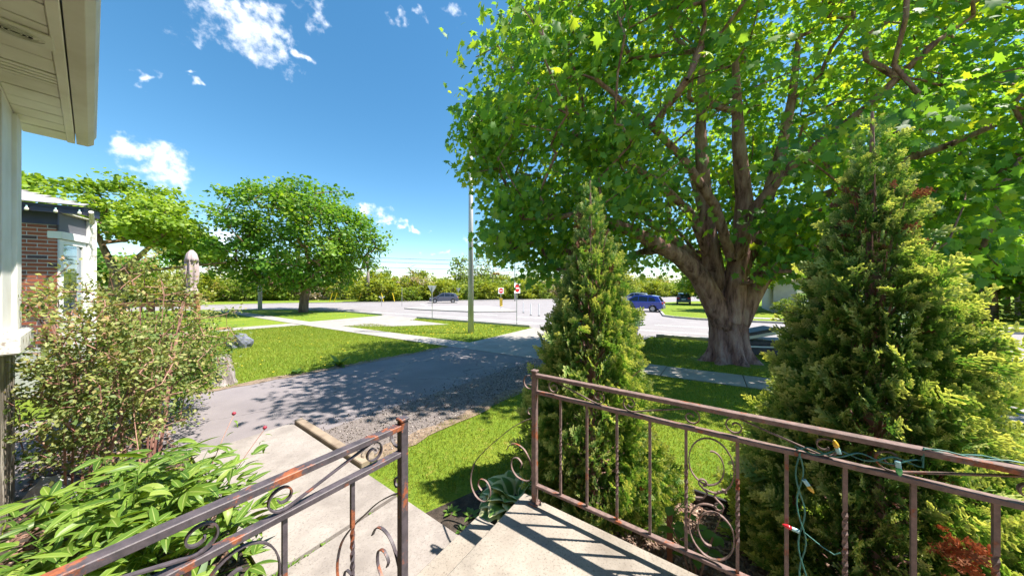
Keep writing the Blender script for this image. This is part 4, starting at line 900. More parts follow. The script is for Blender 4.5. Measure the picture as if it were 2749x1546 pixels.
# peony clump
rng = np.random.default_rng(71)
pb = ABg(2.85, .1); pe = thing('peony_plant', 'leafy bright green peony clump with dark red buds below the railing', 'plant', pb)
pw_ = lambda f: .118 * math.sin(math.pi * min(1, f * 1.02) ** .8) ** .9 + .004
pv = [leaf_grid(6, 1, pw_, cu, fo) for cu, fo in ((.35, .35), (.6, .5), (.15, .25), (.8, .4))]
pm = []
for i in range(8):
    v_, f_, e_ = pv[i % 4]; me = np_mesh('leaf', v_, f_, {'rnd': np.full(len(v_), .12 + .11 * i), 'edge': e_}, True); me.materials.append(M['peony']); pm.append(me)
LEAF = []
stem_ends = []
for i in range(84):
    a = rng.uniform(0, 2 * math.pi); rr_ = math.sqrt(rng.random()); s = AB(2.85 + .35 * rr_ * math.cos(a), .12 + .2 * rr_ * math.sin(a))
    e = AB(2.85 + 1.0 * rr_ * math.cos(a) + rng.normal() * .08, .15 + .62 * rr_ * math.sin(a) + rng.normal() * .06, rng.uniform(.52, .82) - .26 * rr_)
    m1 = (Vector((s.x, s.y, 0)) + e) / 2 + Vector((0, 0, .10)); pts = [Vector((s.x, s.y, -.02)), m1, e]
    def bez(f): return pts[0] * (1 - f) ** 2 + m1 * 2 * f * (1 - f) + e * f * f
    mb = MB(); mb.tube([bez(k / 6) for k in range(7)], [.004, .0038, .0035, .003, .0026, .0022, .002], 5); mb.build('stem', M['weed'], pe)
    stem_ends.append(e)
    for q, f in enumerate((.5, .62, .74, .85, .94, 1.0)):
        p = bez(f); az = a + q * 2.4 + rng.normal() * .3; d = Vector((math.cos(az), math.sin(az), .25)); pl = rng.uniform(.05, .11) * (1.1 - .5 * f); c_ = p + d * pl
        for w_ in (-.62, 0, .62):
            d2 = Vector((math.cos(az + w_), math.sin(az + w_), rng.uniform(-.15, .4))); LEAF.append((c_, d2, rng.uniform(.11, .18) * (1.15 if w_ == 0 else .95)))
LP = np.array([l[0] for l in LEAF]); LD = np.array([l[1] for l in LEAF]); LS = np.array([l[2] for l in LEAF]); LN = np.array([0, 0, 1.0]) + rng.normal(size=(len(LEAF), 3)) * .32
order = np.argsort(-(LS / np.linalg.norm(LP - np.array([0, 0, CZ]), axis=1)) * (1 + .8 * (LP[:, 2] > .45))); top, rest = order[:285], order[285:]
for q, i in enumerate(top):
    tp = Vector(LD[i]).normalized(); nn = Vector(LN[i]); nn = (nn - tp * nn.dot(tp)).normalized(); xx = tp.cross(nn)
    o = bpy.data.objects.new('leaf', pm[int(rng.integers(0, 8))]); COL.objects.link(o); o.parent = pe
    o.matrix_local = Matrix.Translation(Vector(LP[i]) - pb) @ Matrix((xx, tp, nn)).transposed().to_4x4() @ Matrix.Diagonal((LS[i],) * 3).to_4x4()
V, Fc = scatter(pv[0][0], pv[0][1], LP[rest], LD[rest], LN[rest], LS[rest]); me = np_mesh('foliage', V - np.array(pb), Fc, {'rnd': np.repeat(rng.random(len(rest)) * .8, len(pv[0][0])), 'edge': np.tile(pv[0][2], len(rest))}, True)
o = link('foliage', me, M['peony'], pe); o['kind'] = 'stuff'
for u, v, Y in ((628, 1113, 2.55), (711, 1151, 2.45), (355, 1050, 2.9)):
    p = px(u, v, Y); s = AB(2.9, .25, .25).lerp(Vector((p.x, p.y, .3)), .45); mid = (p + s) / 2 + Vector((.03, -.05, .05))
    mb = MB(); mb.tube([s * (1 - f) ** 2 + mid * 2 * f * (1 - f) + p * f * f for f in (0, .2, .4, .6, .8, 1)], .0026, 5); st = mb.build('stem', M['redstem'], pe)
    mb = MB(); mb.lathe(p, [(.004, -.004), (.013, .003), (.0155, .012), (.011, .022), (.003, .027)], 10); mb.build('bud', M['bud'], st, smooth=True)
    for q in range(3):
        o = bpy.data.objects.new('leaf', pm[3]); COL.objects.link(o); o.parent = st; az = q * 2.1 + u; tp = Vector((math.cos(az), math.sin(az), -.1)).normalized(); nn = (UPV - tp * UPV.dot(tp)).normalized()
        o.matrix_local = Matrix.Translation(p - base_of(st) + Vector((0, 0, -.05 - .05 * q))) @ Matrix((tp.cross(nn), tp, nn)).transposed().to_4x4() @ Matrix.Diagonal((.075,) * 3).to_4x4()
# hosta
rng = np.random.default_rng(72); hp_ = ABg(1.36, 2.0, .01); ho = thing('hosta_plant', 'variegated hosta with cream leaf edges beside the porch step', 'plant', hp_)
hv, hf, he = leaf_grid(8, 4, lambda f: .36 * math.sin(math.pi * f ** .75) ** .8 + .012, .75, .22)
hm = []
for i in range(4):
    v_ = hv.copy(); v_[:, 2] += .035 * np.sin(v_[:, 1] * 14 + i) * he; me = np_mesh('leaf', v_, hf, {'rnd': np.full(len(v_), .25 * i), 'edge': he}, True); me.materials.append(M['hosta']); hm.append(me)
for i in range(38):
    az = i * 2.4; f = i / 38; el = math.radians(72 - 58 * f); tp = Vector((math.cos(az) * math.cos(el), math.sin(az) * math.cos(el), math.sin(el))); nn = Vector((-math.cos(az) * math.sin(el), -math.sin(az) * math.sin(el), math.cos(el)))
    st = hp_ + Vector((math.cos(az), math.sin(az), 0)) * (.03 + .12 * f) + Vector((0, 0, .10 - .04 * f))
    mb = MB(); mb.tube([hp_ + Vector((math.cos(az) * .02, math.sin(az) * .02, -.01)), st], .004, 5); mb.build('stalk', M['weed'], ho)
    o = bpy.data.objects.new('leaf', hm[i % 4]); COL.objects.link(o); o.parent = ho
    o.matrix_local = Matrix.Translation(st - hp_) @ Matrix((tp.cross(nn), tp, nn)).transposed().to_4x4() @ Matrix.Diagonal((rng.uniform(.2, .27),) * 3).to_4x4()
# small weeds, iris blades, sapling
def rosette(name, label, p, n, l, matn, w=.18, el0=20, el1=70, seed=0, group=None):
    rng = np.random.default_rng(seed); t = thing(name, label, 'plant', p, group=group)
    v_, f_, e_ = leaf_grid(4, 1, lambda f: w * math.sin(math.pi * min(1, f ** .8)) + .01, .5, .25); me = np_mesh('leaf', v_, f_, {'rnd': np.full(len(v_), rng.random()), 'edge': e_}, True); me.materials.append(M[matn])
    for i in range(n):
        az = i * 2.4 + rng.normal() * .3; el = math.radians(rng.uniform(el0, el1)); tp = Vector((math.cos(az) * math.cos(el), math.sin(az) * math.cos(el), math.sin(el))); nn = Vector((-math.cos(az) * math.sin(el), -math.sin(az) * math.sin(el), math.cos(el)))
        o = bpy.data.objects.new('leaf', me); COL.objects.link(o); o.parent = t
        o.matrix_local = Matrix.Translation(Vector((math.cos(az), math.sin(az), 0)) * .012 + Vector((0, 0, -.005))) @ Matrix((tp.cross(nn), tp, nn)).transposed().to_4x4() @ Matrix.Diagonal((l * rng.uniform(.7, 1.2),) * 3).to_4x4()
    return t
i = 0
for a_, b_, l in ((1.62, 1.75, .09), (1.5, 1.92, .08), (1.78, 1.68, .07), (1.46, 1.66, .06), (1.66, 2.0, .08), (1.58, 1.6, .06)):
    rosette('weed', 'small green weed in the shaded soil by the step', ABg(a_, b_, .012), 8, l, 'weed', .2, 15, 60, 80 + i, 'weeds in the shaded soil'); i += 1
for a_, b_, l in ((1.55, .55, .13), (1.75, .52, .08), (1.48, .5, .10), (2.0, .58, .07)):
    rosette('weed', 'pale weed at the bed edge under the short railing', ABg(a_, b_, .01), 10, l, 'peony', .16, 20, 75, 90 + i, 'weeds at the bed edge'); i += 1
for a_, b_, l in ((2.29, .85, .05), (2.29, .75, .06), (2.29, .95, .04), (2.29, 1.3, .03), (2.29, .68, .05)):
    rosette('weed', 'tiny weed tuft growing in the walkway joint', ABg(a_, b_, .01), 12, l, 'weed', .12, 20, 80, 110 + i, 'weeds in the walkway joint'); i += 1
rosette('weed', 'broad dock weed on the lawn edge beside the driveway', ABg(7.85, 3.6, .0), 16, .38, 'weed', .14, 15, 65, 131)
rosette('weed', 'low spreading weed patch on the lawn edge by the drive', ABg(7.9, 2.7, .0), 12, .2, 'weed', .2, 15, 50, 132)
rosette('iris_plant', 'sage green iris blades rising under the short railing', ABg(2.1, .25, .0), 7, .48, 'iris', .05, 66, 84, 133)
rosette('iris_plant', 'second tuft of sage iris blades nearest the porch step', ABg(1.8, .3, .0), 6, .44, 'iris', .05, 66, 84, 134)
sp = ABg(.1, 2.12); sapl = thing('sapling', 'spindly leafy sapling in the mulch behind the scroll panel', 'plant', sp)
rng = np.random.default_rng(75); v_, f_, _ = leaf_grid(5, 1, lambda f: .26 * math.sin(math.pi * f ** .8) + .01, .4, .2); slm = np_mesh('leaf', v_, f_, {'rnd': np.full(len(v_), .5)}, True); slm.materials.append(M['weed'])
for q in range(5):
    az = q * 1.3 + .4; top_ = sp + Vector((.16 * math.cos(az), .12 * math.sin(az), .28 + .07 * q)); mb = MB(); mb.tube([sp + Vector((0, 0, -.02)), sp * .5 + top_ * .5 + Vector((0, 0, .03)), top_], [.005, .004, .002], 5); mb.build('stem', M['redstem'], sapl)
    for k in range(6):
        f = .45 + .11 * k; p = sp.lerp(top_, f) - sp + Vector((0, 0, .015)); a2 = az + k * 2.1; tp = Vector((math.cos(a2), math.sin(a2), .25)).normalized(); nn = (UPV - tp * UPV.dot(tp)).normalized()
        o = bpy.data.objects.new('leaf', slm); COL.objects.link(o); o.parent = sapl; o.matrix_local = Matrix.Translation(p) @ Matrix((tp.cross(nn), tp, nn)).transposed().to_4x4() @ Matrix.Diagonal((rng.uniform(.07, .11),) * 3).to_4x4()

# ------------------------------------------------------------------ bed edging, stake, rocks, stump
ed = thing('bed_edging', 'black plastic edging strip around the mulch bed', 'edging', ABg(-.6, 2.95))
mb = MB(); mb.box(AB(-1.4, 2.96, .045), (A3, B3, UPV), (2.4, .012, .075)); mb.build('strip', M['edging'], ed, bevel=.004)
stk = thing('stake', 'rusty brown wooden stake in the mulch behind the railing', 'stake', ABg(.24, 2.12))
mb = MB(); mb.box(AB(.24, 2.12, .19), (A3, B3, UPV), (.016, .016, .22)); mb.build('post', M['stake'], stk, bevel=.003)
def rock(name, label, p, r, mat, seed):
    bm = bmesh.new(); bmesh.ops.create_icosphere(bm, subdivisions=3, radius=1)
    for v in bm.verts:
        k = 1 + .32 * mnoise.noise(v.co * 1.3 + Vector((seed, 0, 0))) + .14 * mnoise.noise(v.co * 3.4 + Vector((seed, 3, 0))); v.co = Vector((v.co.x * r[0], v.co.y * r[1], max(v.co.z, -.5) * r[2])) * k
    me = bpy.data.meshes.new(name); bm.to_mesh(me); bm.free(); o = link(name, me, mat); o.location = p + Vector((0, 0, r[2] * .38)); return tag(o, label, 'rock')
q = px(643, 893, 10.2); rock('rock', 'blue grey rock on the lawn edge behind the green shrub', G(q.x, 10.2), (.36, .3, .34), M['rock'], 4)
q = pg(135, 1352); rock('rock', 'pale smooth rock beside the weathered house corner', G(q.x, q.y), (.13, .12, .16), M['paleRock'], 9)
p = pg(985, 1215); rock('rock', 'round tan stone where the timber edging meets the lawn', G(-1.55, 3.12), (.08, .075, .08), M['tanrock'], 15)
sb = pg(606, 1032); stp = thing('stump', 'weathered grey twisted stump standing at the driveway edge', 'stump', sb)
mb = MB(); vsx, fsx = [], []
for i in range(13):
    z = -.03 + .62 * i / 12
    for k in range(18):
        a = 2 * math.pi * k / 18; r_ = (.15 - .04 * i / 12) * (1 + .30 * mnoise.noise(Vector((1.6 * math.cos(a), 1.6 * math.sin(a), z * 5))) + .12 * math.sin(5 * a + z * 9) + (.35 * max(0, 1 - i / 2.5)))
        vsx.append(sb + Vector((r_ * math.cos(a) - .10 * z, r_ * math.sin(a), z)))
for i in range(12):
    for k in range(18): fsx.append((i * 18 + k, i * 18 + (k + 1) % 18, (i + 1) * 18 + (k + 1) % 18, (i + 1) * 18 + k))
fsx.append(tuple(12 * 18 + k for k in range(18))); mb.add(vsx, fsx); mb.build('trunk', M['stump'], stp, smooth=True)

# ------------------------------------------------------------------ neighbour's deck, parasol, planter
DX0, DX1, DY = -12.4, -8.62, 8.0
dk = thing('wooden_deck', 'brown wooden deck with railing beside the brick house', 'deck', G((DX0 + DX1) / 2, DY + 1))
X3, Y3 = Vector((1, 0, 0)), Vector((0, 1, 0)); gd = float(gz(DY))
for x in (DX1, -9.9, -11.2, DX0):
    mb = MB(); mb.box((x, DY, (1.66 + gd) / 2), (X3, Y3, UPV), (.05, .05, (1.66 - gd) / 2)); mb.build('post', M['deckwood'], dk, bevel=.005)
for z, h, w in ((1.675, .014, .075), (1.39, .05, .02), (1.02, .045, .02)):
    mb = MB(); mb.box(((DX0 + DX1) / 2, DY - (.06 if z < 1.6 else 0), z), (X3, Y3, UPV), ((DX1 - DX0) / 2 + .08, w, h)); mb.build('rail', M['deckwood'], dk, bevel=.004)
for i in range(22):
    mb = MB(); mb.box((DX0 + .1 + i * .17, DY - .03, 1.2), (X3, Y3, UPV), (.012, .008, .42)); mb.build('baluster', M['black'], dk)
for i in range(7):
    mb = MB(); mb.box(((DX0 + DX1) / 2, DY + .07 + i * .145, .62), (X3, Y3, UPV), ((DX1 - DX0) / 2, .067, .018)); mb.build('deck_board', M['deckwood'], dk)
for i in range(5):
    mb = MB(); mb.box(((DX0 + DX1) / 2, DY - .08, .53 - .145 * i), (X3, Y3, UPV), ((DX1 - DX0) / 2 + .06, .012, .067)); mb.build('skirt_board', M['deckwood'], dk)
pr = thing('parasol', 'closed mauve grey parasol standing on the neighbouring deck', 'parasol', (-9.42, 8.6, .638))
mb = MB(); mb.tube([(-9.42, 8.6, .64), (-9.42, 8.6, 2.95)], .022, 10); mb.build('pole', M['pole'], pr)
mb = MB(); mb.lathe((-9.42, 8.6, .638), [(.22, 0), (.22, .05), (.05, .09), (.04, .2)], 16); mb.build('base', M['black'], pr)
mb = MB(); fold = lambda a, z: 1 + .20 * math.sin(8 * a + 1.5 * z) + .06 * math.sin(19 * a + z * 3)
mb.lathe((-9.42, 8.6, 0), [(.05, 1.62), (.10, 1.66), (.115, 1.8), (.085, 1.86), (.125, 2.05), (.14, 2.3), (.13, 2.55), (.11, 2.72), (.08, 2.86), (.03, 2.94)], 48, fold); cn_ = mb.build('canopy', M['parasol'], pr, smooth=True)
mb = MB(); mb.lathe((-9.42, 8.6, 0), [(.15, 2.62), (.13, 2.72), (.10, 2.86), (.03, 2.96)], 32, lambda a, z: 1 + .08 * math.sin(8 * a)); mb.build('vent_flap', M['parasol'], cn_, smooth=True)
pl_ = thing('planter', 'low brown timber planter at the foot of the deck post', 'planter', G(-8.25, 7.3))
mb = MB(); gp = float(gz(7.3))
for z in (.1, .27, .44): mb.box((-8.25, 7.3, z + gp), (X3, Y3, UPV), (.55, .25, .08))
mb.build('boards', M['deckwood'], pl_, bevel=.01)
mb = MB(); mb.box((-8.25, 7.3, .5 + gp), (X3, Y3, UPV), (.52, .22, .018)); mb.build('soil', M['soil'], pl_)
ptp = thing('flower_pot', 'pink clay pot on the timber planter by the deck', 'pot', (-7.95, 7.25, .515 + gp))
mb = MB(); mb.lathe((-7.95, 7.25, .515 + gp), [(.10, 0), (.15, .16), (.17, .26), (.19, .27), (.19, .32), (.165, .32), (.15, .28)], 20); mb.build('pot', M['pot'], ptp, smooth=True)
rosette('pot_plant', 'small pinkish bedding plant in the clay pot', Vector((-7.95, 7.25, .80 + gp)), 20, .2, 'pink', .3, 10, 80, 141)

# ------------------------------------------------------------------ dumped furniture behind the maple
dz = float(gz(8.9)); so = thing('dumped_sofa', 'dark upholstered sofa lying flat on the grass behind the maple trunk', 'sofa', (7.9, 9.2, dz))
d1 = Vector((.985, -.17, 0)); d2 = Vector((.17, .985, 0)); sc0 = Vector((8.0, 9.1, dz))
mb = MB(); mb.box(sc0 + UPV * .12, (d1, d2, UPV), (1.05, .42, .12)); mb.build('base', M['vinyl'], so, bevel=.03)
mb = MB(); mb.box(sc0 + UPV * .262 + d1 * .05, (d1, d2, UPV), (1.02, .40, .02)); mb.build('trim', M['white'], so, bevel=.008)
mb = MB(); mb.box(sc0 + UPV * .37 + d1 * .0, (d1, d2, UPV), (1.0, .38, .085)); mb.build('seat_cushion', M['vinyl'], so, bevel=.04)
cu = thing('sofa_cushion', 'tilted dark cushion with cream underside on the dumped sofa', 'cushion', sc0 + UPV * .46)
tl = (d1 * .97 + UPV * .22).normalized(); tu = d2.cross(tl) * -1; tu = tl.cross(d2) * (1 if tl.cross(d2).z > 0 else -1)
mb = MB(); mb.box(sc0 - d1 * .35 + UPV * .60, (tl, d2, tu), (.42, .32, .05)); mb.build('underside', M['cream'], cu, bevel=.02)
mb = MB(); mb.box(sc0 - d1 * .36 + UPV * .70, (tl, d2, tu), (.42, .32, .045)); mb.build('top', M['vinyl'], cu, bevel=.02)

# ------------------------------------------------------------------ vehicles
def car(label, loc, heading, paint, group=None, kind='suv'):
    t = thing('parked_car' if group else 'car', label, 'car', loc, heading, group)
    L, Wd = (4.5, .90) if kind == 'suv' else (4.1, .87)
    def part(mb, nm, mat, parent=t, bevel=0, smooth=False): return mb.build(nm, mat, parent, local=True, bevel=bevel, smooth=smooth)
    low = [(-2.2, .45), (-2.22, .62), (-2.15, .95), (-2.02, 1.02), (1.0, 1.0), (1.35, .97), (2.0, .84), (2.2, .70), (2.22, .45), (2.1, .28), (1.85, .26)]
    def arch(cx): return [(cx + .37 * math.cos(q), .33 + .37 * math.sin(q)) for q in [math.pi * k / 6 for k in range(7)]]
    low += arch(1.4) + arch(-1.35) + [(-2.05, .28)]
    mb = MB(); mb.prism([(x, -Wd, z) for x, z in low], (0, 2 * Wd, 0)); part(mb, 'body', paint, bevel=.03)
    top = [(-2.12, .97), (-1.78, 1.52), (-1.2, 1.62), (-.2, 1.64), (.35, 1.58), (1.22, 1.0)]
    mb = MB(); n = len(top); y0 = Wd - .03; y1 = Wd - .22
    yy = [y0, y1, y1, y1, y1, y0]
    mb.add([(x, -yy[i], z) for i, (x, z) in enumerate(top)] + [(x, yy[i], z) for i, (x, z) in enumerate(top)],
           [tuple(range(n)), tuple(range(2 * n - 1, n - 1, -1))] + [(i, n + i, n + (i + 1) % n, (i + 1) % n) for i in range(n)])
    part(mb, 'cabin', paint, bevel=.02)
    def lerp(p, q, f): return tuple(p[i] + (q[i] - p[i]) * f for i in range(3))
    for s in (-1, 1):
        def pt(x, f): return (x, s * (y0 + (y1 - y0) * f + .012), .99 + .56 * f)
        for quad in ([(-1.62, .1), (-1.42, .88), (-.98, .92), (-.95, .1)], [(-.88, .1), (-.9, .92), (-.12, .94), (-.08, .1)], [(.0, .1), (-.04, .94), (.3, .86), (.98, .1)]):
            q = [pt(*c) for c in quad]; mb = MB(); mb.prism(q, (0, -s * .01, 0)); part(mb, 'side_window', M['carglass'])
    for (xa, za), (xb, zb), nm in ((top[0], top[1], 'rear_window'), (top[5], top[4], 'windscreen')):
        A_, B_ = (xa, za), (xb, zb); nx, nz = (zb - za), -(xb - xa); l = math.hypot(nx, nz); nx, nz = nx / l, nz / l
        if nz < 0: nx, nz = -nx, -nz
        P1 = lambda f, w: (xa + (xb - xa) * f + nx * .012, w * (y0 + (y1 - y0) * f - .08), za + (zb - za) * f + nz * .012)
        mb = MB(); mb.prism([P1(.12, -1), P1(.9, -1), P1(.9, 1), P1(.12, 1)], (nx * .004, 0, nz * .004)); part(mb, nm, M['carglass'])
    for x in (1.4, -1.35):
        for s in (-1, 1):
            mb = MB(); mb.tube([(x, s * (Wd - .20), .33), (x, s * (Wd + .01), .33)], .33, 20); ty = part(mb, 'wheel', M['rubber'])
            mb = MB(); mb.tube([(x, s * (Wd - .02), .33), (x, s * (Wd + .018), .33)], .20, 12); mb.build('rim', M['rim'], ty, local=True)
    for s in (-1, 1):
        mb = MB(); mb.box((-2.17, s * (Wd - .2), .88), ((1, 0, 0), (0, 1, 0), (0, 0, 1)), (.05, .19, .09)); part(mb, 'tail_light', M['taillight'], bevel=.01)
        mb = MB(); mb.box((2.13, s * (Wd - .2), .74), ((1, 0, 0), (0, 1, 0), (0, 0, 1)), (.06, .16, .06)); part(mb, 'headlight', M['headlight'], bevel=.01)
        mb = MB(); mb.box((.85, s * (Wd + .07), 1.05), ((1, 0, 0), (0, 1, 0), (0, 0, 1)), (.07, .09, .06)); part(mb, 'mirror', paint, bevel=.015)
    mb = MB(); mb.box((-2.2, 0, .46), ((1, 0, 0), (0, 1, 0), (0, 0, 1)), (.06, Wd - .06, .13)); part(mb, 'rear_bumper', M['bumper'], bevel=.02)
    mb = MB(); mb.box((2.2, 0, .42), ((1, 0, 0), (0, 1, 0), (0, 0, 1)), (.05, Wd - .1, .13)); part(mb, 'front_bumper', M['bumper'], bevel=.02)
    mb = MB(); mb.box((-2.235, 0, .74), ((1, 0, 0), (0, 1, 0), (0, 0, 1)), (.012, .25, .06)); part(mb, 'number_plate', M['plate'])
    return t
q = pg(1192, 813); car('slate grey hatchback SUV driving along the far road by the thicket', q, math.radians(180 + 14), M['car_grey'])
hA = math.atan2(DA[1], DA[0])
car('bright blue hatchback driving away across the street', G(12.9, 29.6), hA, M['car_blue'])
q = AB(3.55, 11.25); car('black car parked on the driveway apron behind the narrow cedar', G(q.x, q.y), math.atan2(DB[1], DB[0]) + math.pi, M['car_black'])
car('silver car parked far off where the side road meets the lots', G(px(1703, 795, 48).x, 48), math.radians(150), M['car_silver'])
car('dark car parked before the siding house beyond the far lawn', G(px(1835, 800, 44).x, 44), math.radians(60), M['car_black'])
car('silver car parked beside the maroon car across the street', G(px(2087, 797, 40).x, 40), math.radians(70), M['car_silver'])
car('maroon car parked before the brick house across the street', G(px(2165, 812, 34).x, 34.5), math.radians(60), M['car_red'])

# ------------------------------------------------------------------ poles, signs, wires
def pole(label, b, h, r0, r1, mat, arm=None, name='street_lamp', cat='lamp post'):
    t = thing(name, label, cat, b); mb = MB(); mb.tube([b + UPV * (-.1), b + UPV * h], [r0, r1], 16); mb.build('pole', mat, t, smooth=True)
    if arm:
        a0 = b + UPV * (h - .15); a1 = b + UPV * (h + .35) + Vector(arm); mb = MB(); mb.tube([a0, a0.lerp(a1, .5) + UPV * .15, a1], [.045, .04, .035], 8); ar = mb.build('arm', M['pole'], t)
        d = Vector(arm).normalized(); mb = MB(); mb.box(a1 + d * .22, (d, UPV.cross(d), UPV), (.28, .13, .05)); mb.build('lamp_head', M['signback'], ar, bevel=.03)
    return t
P1_ = pg(1264, 894); pole('tall grey street lamp standing on the grass patch near the yield sign', P1_, 10.5, .145, .08, M['pole'], (2.0, .9, 0))
P2_ = pg(698, 832); pole('pale concrete lamp pole beside the round maple', P2_, 7.2, .19, .14, M['concpole'], (.6, 2.0, 0))
P3_ = pg(988, 810.5); up = pole('brown wooden utility pole beyond the far road', P3_, 8.2, .27, .2, M['woodpole'], None, 'utility_pole', 'pole')
mb = MB(); mb.box(P3_ + UPV * 7.6, (X3, Y3, UPV), (1.2, .06, .07)); mb.build('crossarm', M['woodpole'], up)
P4_ = pg(1382.5, 808.5); p4 = pole('thin steel signal pole behind the larger no-entry sign', P4_, 11.2, .13, .09, M['pole'], None, 'signal_pole', 'pole')
P5_ = Vector((70, 62, float(gz(62)))); up2 = pole('wooden utility pole on the far side of the crossing', P5_, 8.5, .2, .15, M['woodpole'], None, 'utility_pole', 'pole')
P6_ = Vector((-95, 42, float(gz(42)))); up3 = pole('wooden utility pole far along the left of the road', P6_, 8.5, .2, .15, M['woodpole'], None, 'utility_pole', 'pole')
def wire(label, a, b, sag, r=.032, grp='overhead wires'):
    mb = MB(); mb.tube([a.lerp(b, f / 24) - UPV * (4 * sag * f / 24 * (1 - f / 24)) for f in range(25)], r, 5); o = mb.build('overhead_wire', M['wire']); tag(o, label, 'wire', grp)
for k, z in enumerate((7.6, 6.9, 6.0, 5.2)):
    wire('overhead wire strung from the wooden pole across the far road', P3_ + UPV * z, P5_ + UPV * (z + .9), .9)
    wire('overhead wire running left from the wooden pole', P3_ + UPV * z, P6_ + UPV * z, .5, grp='overhead wires to the left')
q = px(1333, 735, 54.5); ts = thing('traffic_signal', 'yellow traffic signal head hung over the far crossing', 'traffic light', q)
mb = MB(); mb.box(q, (X3, Y3, UPV), (.62, .14, .2)); mb.build('housing', M['signal'], ts, bevel=.04)
for i in range(3): mb = MB(); mb.tube([q + X3 * (.4 * (i - 1)) + Y3 * -.13, q + X3 * (.4 * (i - 1)) + Y3 * -.2], .13, 14); mb.build('lens', M['lensred'], ts)
mb = MB(); mb.tube([q + UPV * .19, P4_ + UPV * (q.z + .9 - P4_.z)], .03, 6); mb.tube([q + UPV * .19, P4_ + UPV * (q.z + .9 - P4_.z)], .03, 6); mb.build('mast_arm', M['pole'], ts)
def noentry(label, b, zc, w, h, face, postr, hazard=False):
    """square no-entry sign; face = unit vector its front looks along"""
    t = thing('no_entry_sign', label, 'sign', b); n = Vector(face); s = UPV.cross(n)
    c = Vector((b.x, b.y, zc)); mb = MB(); mb.box(Vector((b.x, b.y, (b.z + zc + h) / 2)) - n * .03, (s, n, UPV), (postr, postr * .6, (zc + h - b.z) / 2 - .02)); mb.build('post', M['steel'], t)
    mb = MB(); mb.box(c, (s, n, UPV), (w, .008, h)); pn = mb.build('panel', M['signwhite'], t)
    mb = MB(); nn = 40; r_ = .82; pts = [c + n * .0085 + s * (w * r_ * math.cos(2 * math.pi * k / nn)) + UPV * (h * r_ * math.sin(2 * math.pi * k / nn)) for k in range(nn)]; mb.prism(pts, n * .004); mb.build('red_disc', M['signred'], pn)
    mb = MB(); mb.box(c + n * .0145, (s, n, UPV), (w * .62, .002, h * .13)); mb.build('white_bar', M['signwhite'], pn)
    if hazard:
        c2 = Vector((b.x, b.y, b.z + .95)) + n * .02; mb = MB(); mb.box(c2, (s, n, UPV), (.16, .008, .45)); hz_ = mb.build('hazard_board', M['yellow'], t)
        for i in range(5):
            z = -.45 + .2 * i; mb = MB(); lo_, hi_ = z, z + .1
            poly = [(-.16, lo_), (.16, min(.45, lo_ + .2)), (.16, min(.45, hi_ + .2)), (-.16, hi_)]
            mb.prism([c2 + n * .0085 + s * x + UPV * max(-.45, min(.45, y)) for x, y in poly], n * .003); mb.build('black_stripe', M['black'], hz_)
    return t
b = pg(1388.5, 876.7); noentry('larger red and white no-entry sign on the near grass tip', b, 1.85 - (773.5 - 773) / F * b.y, .30, .285, -A3, .022)
b = pg(1345, 835); noentry('smaller no-entry sign above a striped hazard board on the island', b, 1.85 - (780.5 - 773) / F * b.y, .30, .30, (.45, -.893, 0), .025, True)
def yieldsign(label, b, zc, w, face):
    t = thing('yield_sign', label, 'sign', b); n = Vector(face); s = UPV.cross(n); c = Vector((b.x, b.y, zc))
    mb = MB(); mb.box(Vector((b.x, b.y, (b.z + zc + w * .8) / 2)) + n * .03, (s, n, UPV), (.025, .014, (zc + w * .8 - b.z) / 2 - .02)); mb.build('post', M['steel'], t)
    mb = MB(); pts = [(-w, w * .86), (-w * .92, w * .98), (w * .92, w * .98), (w, w * .86), (.07 * w, -w * .84), (-.07 * w, -w * .84)]; mb.prism([c + s * x + UPV * z for x, z in pts], n * .006); mb.build('panel', M['signback'], t)
    return t
b = pg(1160, 859); yieldsign('grey back of a yield sign beside the grass finger', b, 1.85 - 4.5 / F * b.y, .30, (.35, -.937, 0))
b = pg(1230, 807.5); yieldsign('distant small yield sign back behind the slate SUV', b, 1.85 - 6 / F * b.y, .45, (.1, -.995, 0))
for i, (u, v) in enumerate(((1405, 839.5), (1425, 847), (1447, 848))):
    b = pg(u, v); t = thing('delineator_post', 'slim white delineator post in the row near the narrow cedar', 'post', b, group='white delineator posts')
    mb = MB(); mb.tube([b, b + UPV * .95, b + UPV * 1.0], [.04, .04, .03], 10); mb.build('tube', M['white'], t); mb = MB(); mb.tube([b, b + UPV * .05], .1, 10); mb.build('base', M['black'], t)
for i, (u, v, l) in enumerate(((884, 811, .5), (896, 811, .55), (961, 811, .5), (1030, 811, -.4), (1060, 811, -.4))):
    b = pg(u, v); t = thing('guy_guard', 'slanted yellow guy wire guard at the thicket edge', 'guard', b, group='yellow guy guards')
    mb = MB(); mb.tube([b + UPV * -.05, b + Vector((l, 0, 1.5))], .06, 8); mb.build('tube', M['yellow'], t)
for u, v0, v1, lab in ((1024.5, 793, 822, 'thin sign post with small chevron blades on the road edge'), (1079, 770, 822, 'bare thin steel sign post beside the far island')):
    b = pg(u, v1); t = thing('sign_post', lab, 'sign post', b); h = (v1 - v0) / F * b.y
    mb = MB(); mb.tube([b, b + UPV * h], .03, 6); mb.build('post', M['steel'], t)
    if v0 > 780:
        for s in (-1, 1): mb = MB(); mb.box(b + UPV * (h - .25) + X3 * (s * .2), (Vector((.8, 0, s * .6)), Y3, Vector((-s * .6, 0, .8))), (.2, .02, .05)); mb.build('blade', M['signwhite'], t)

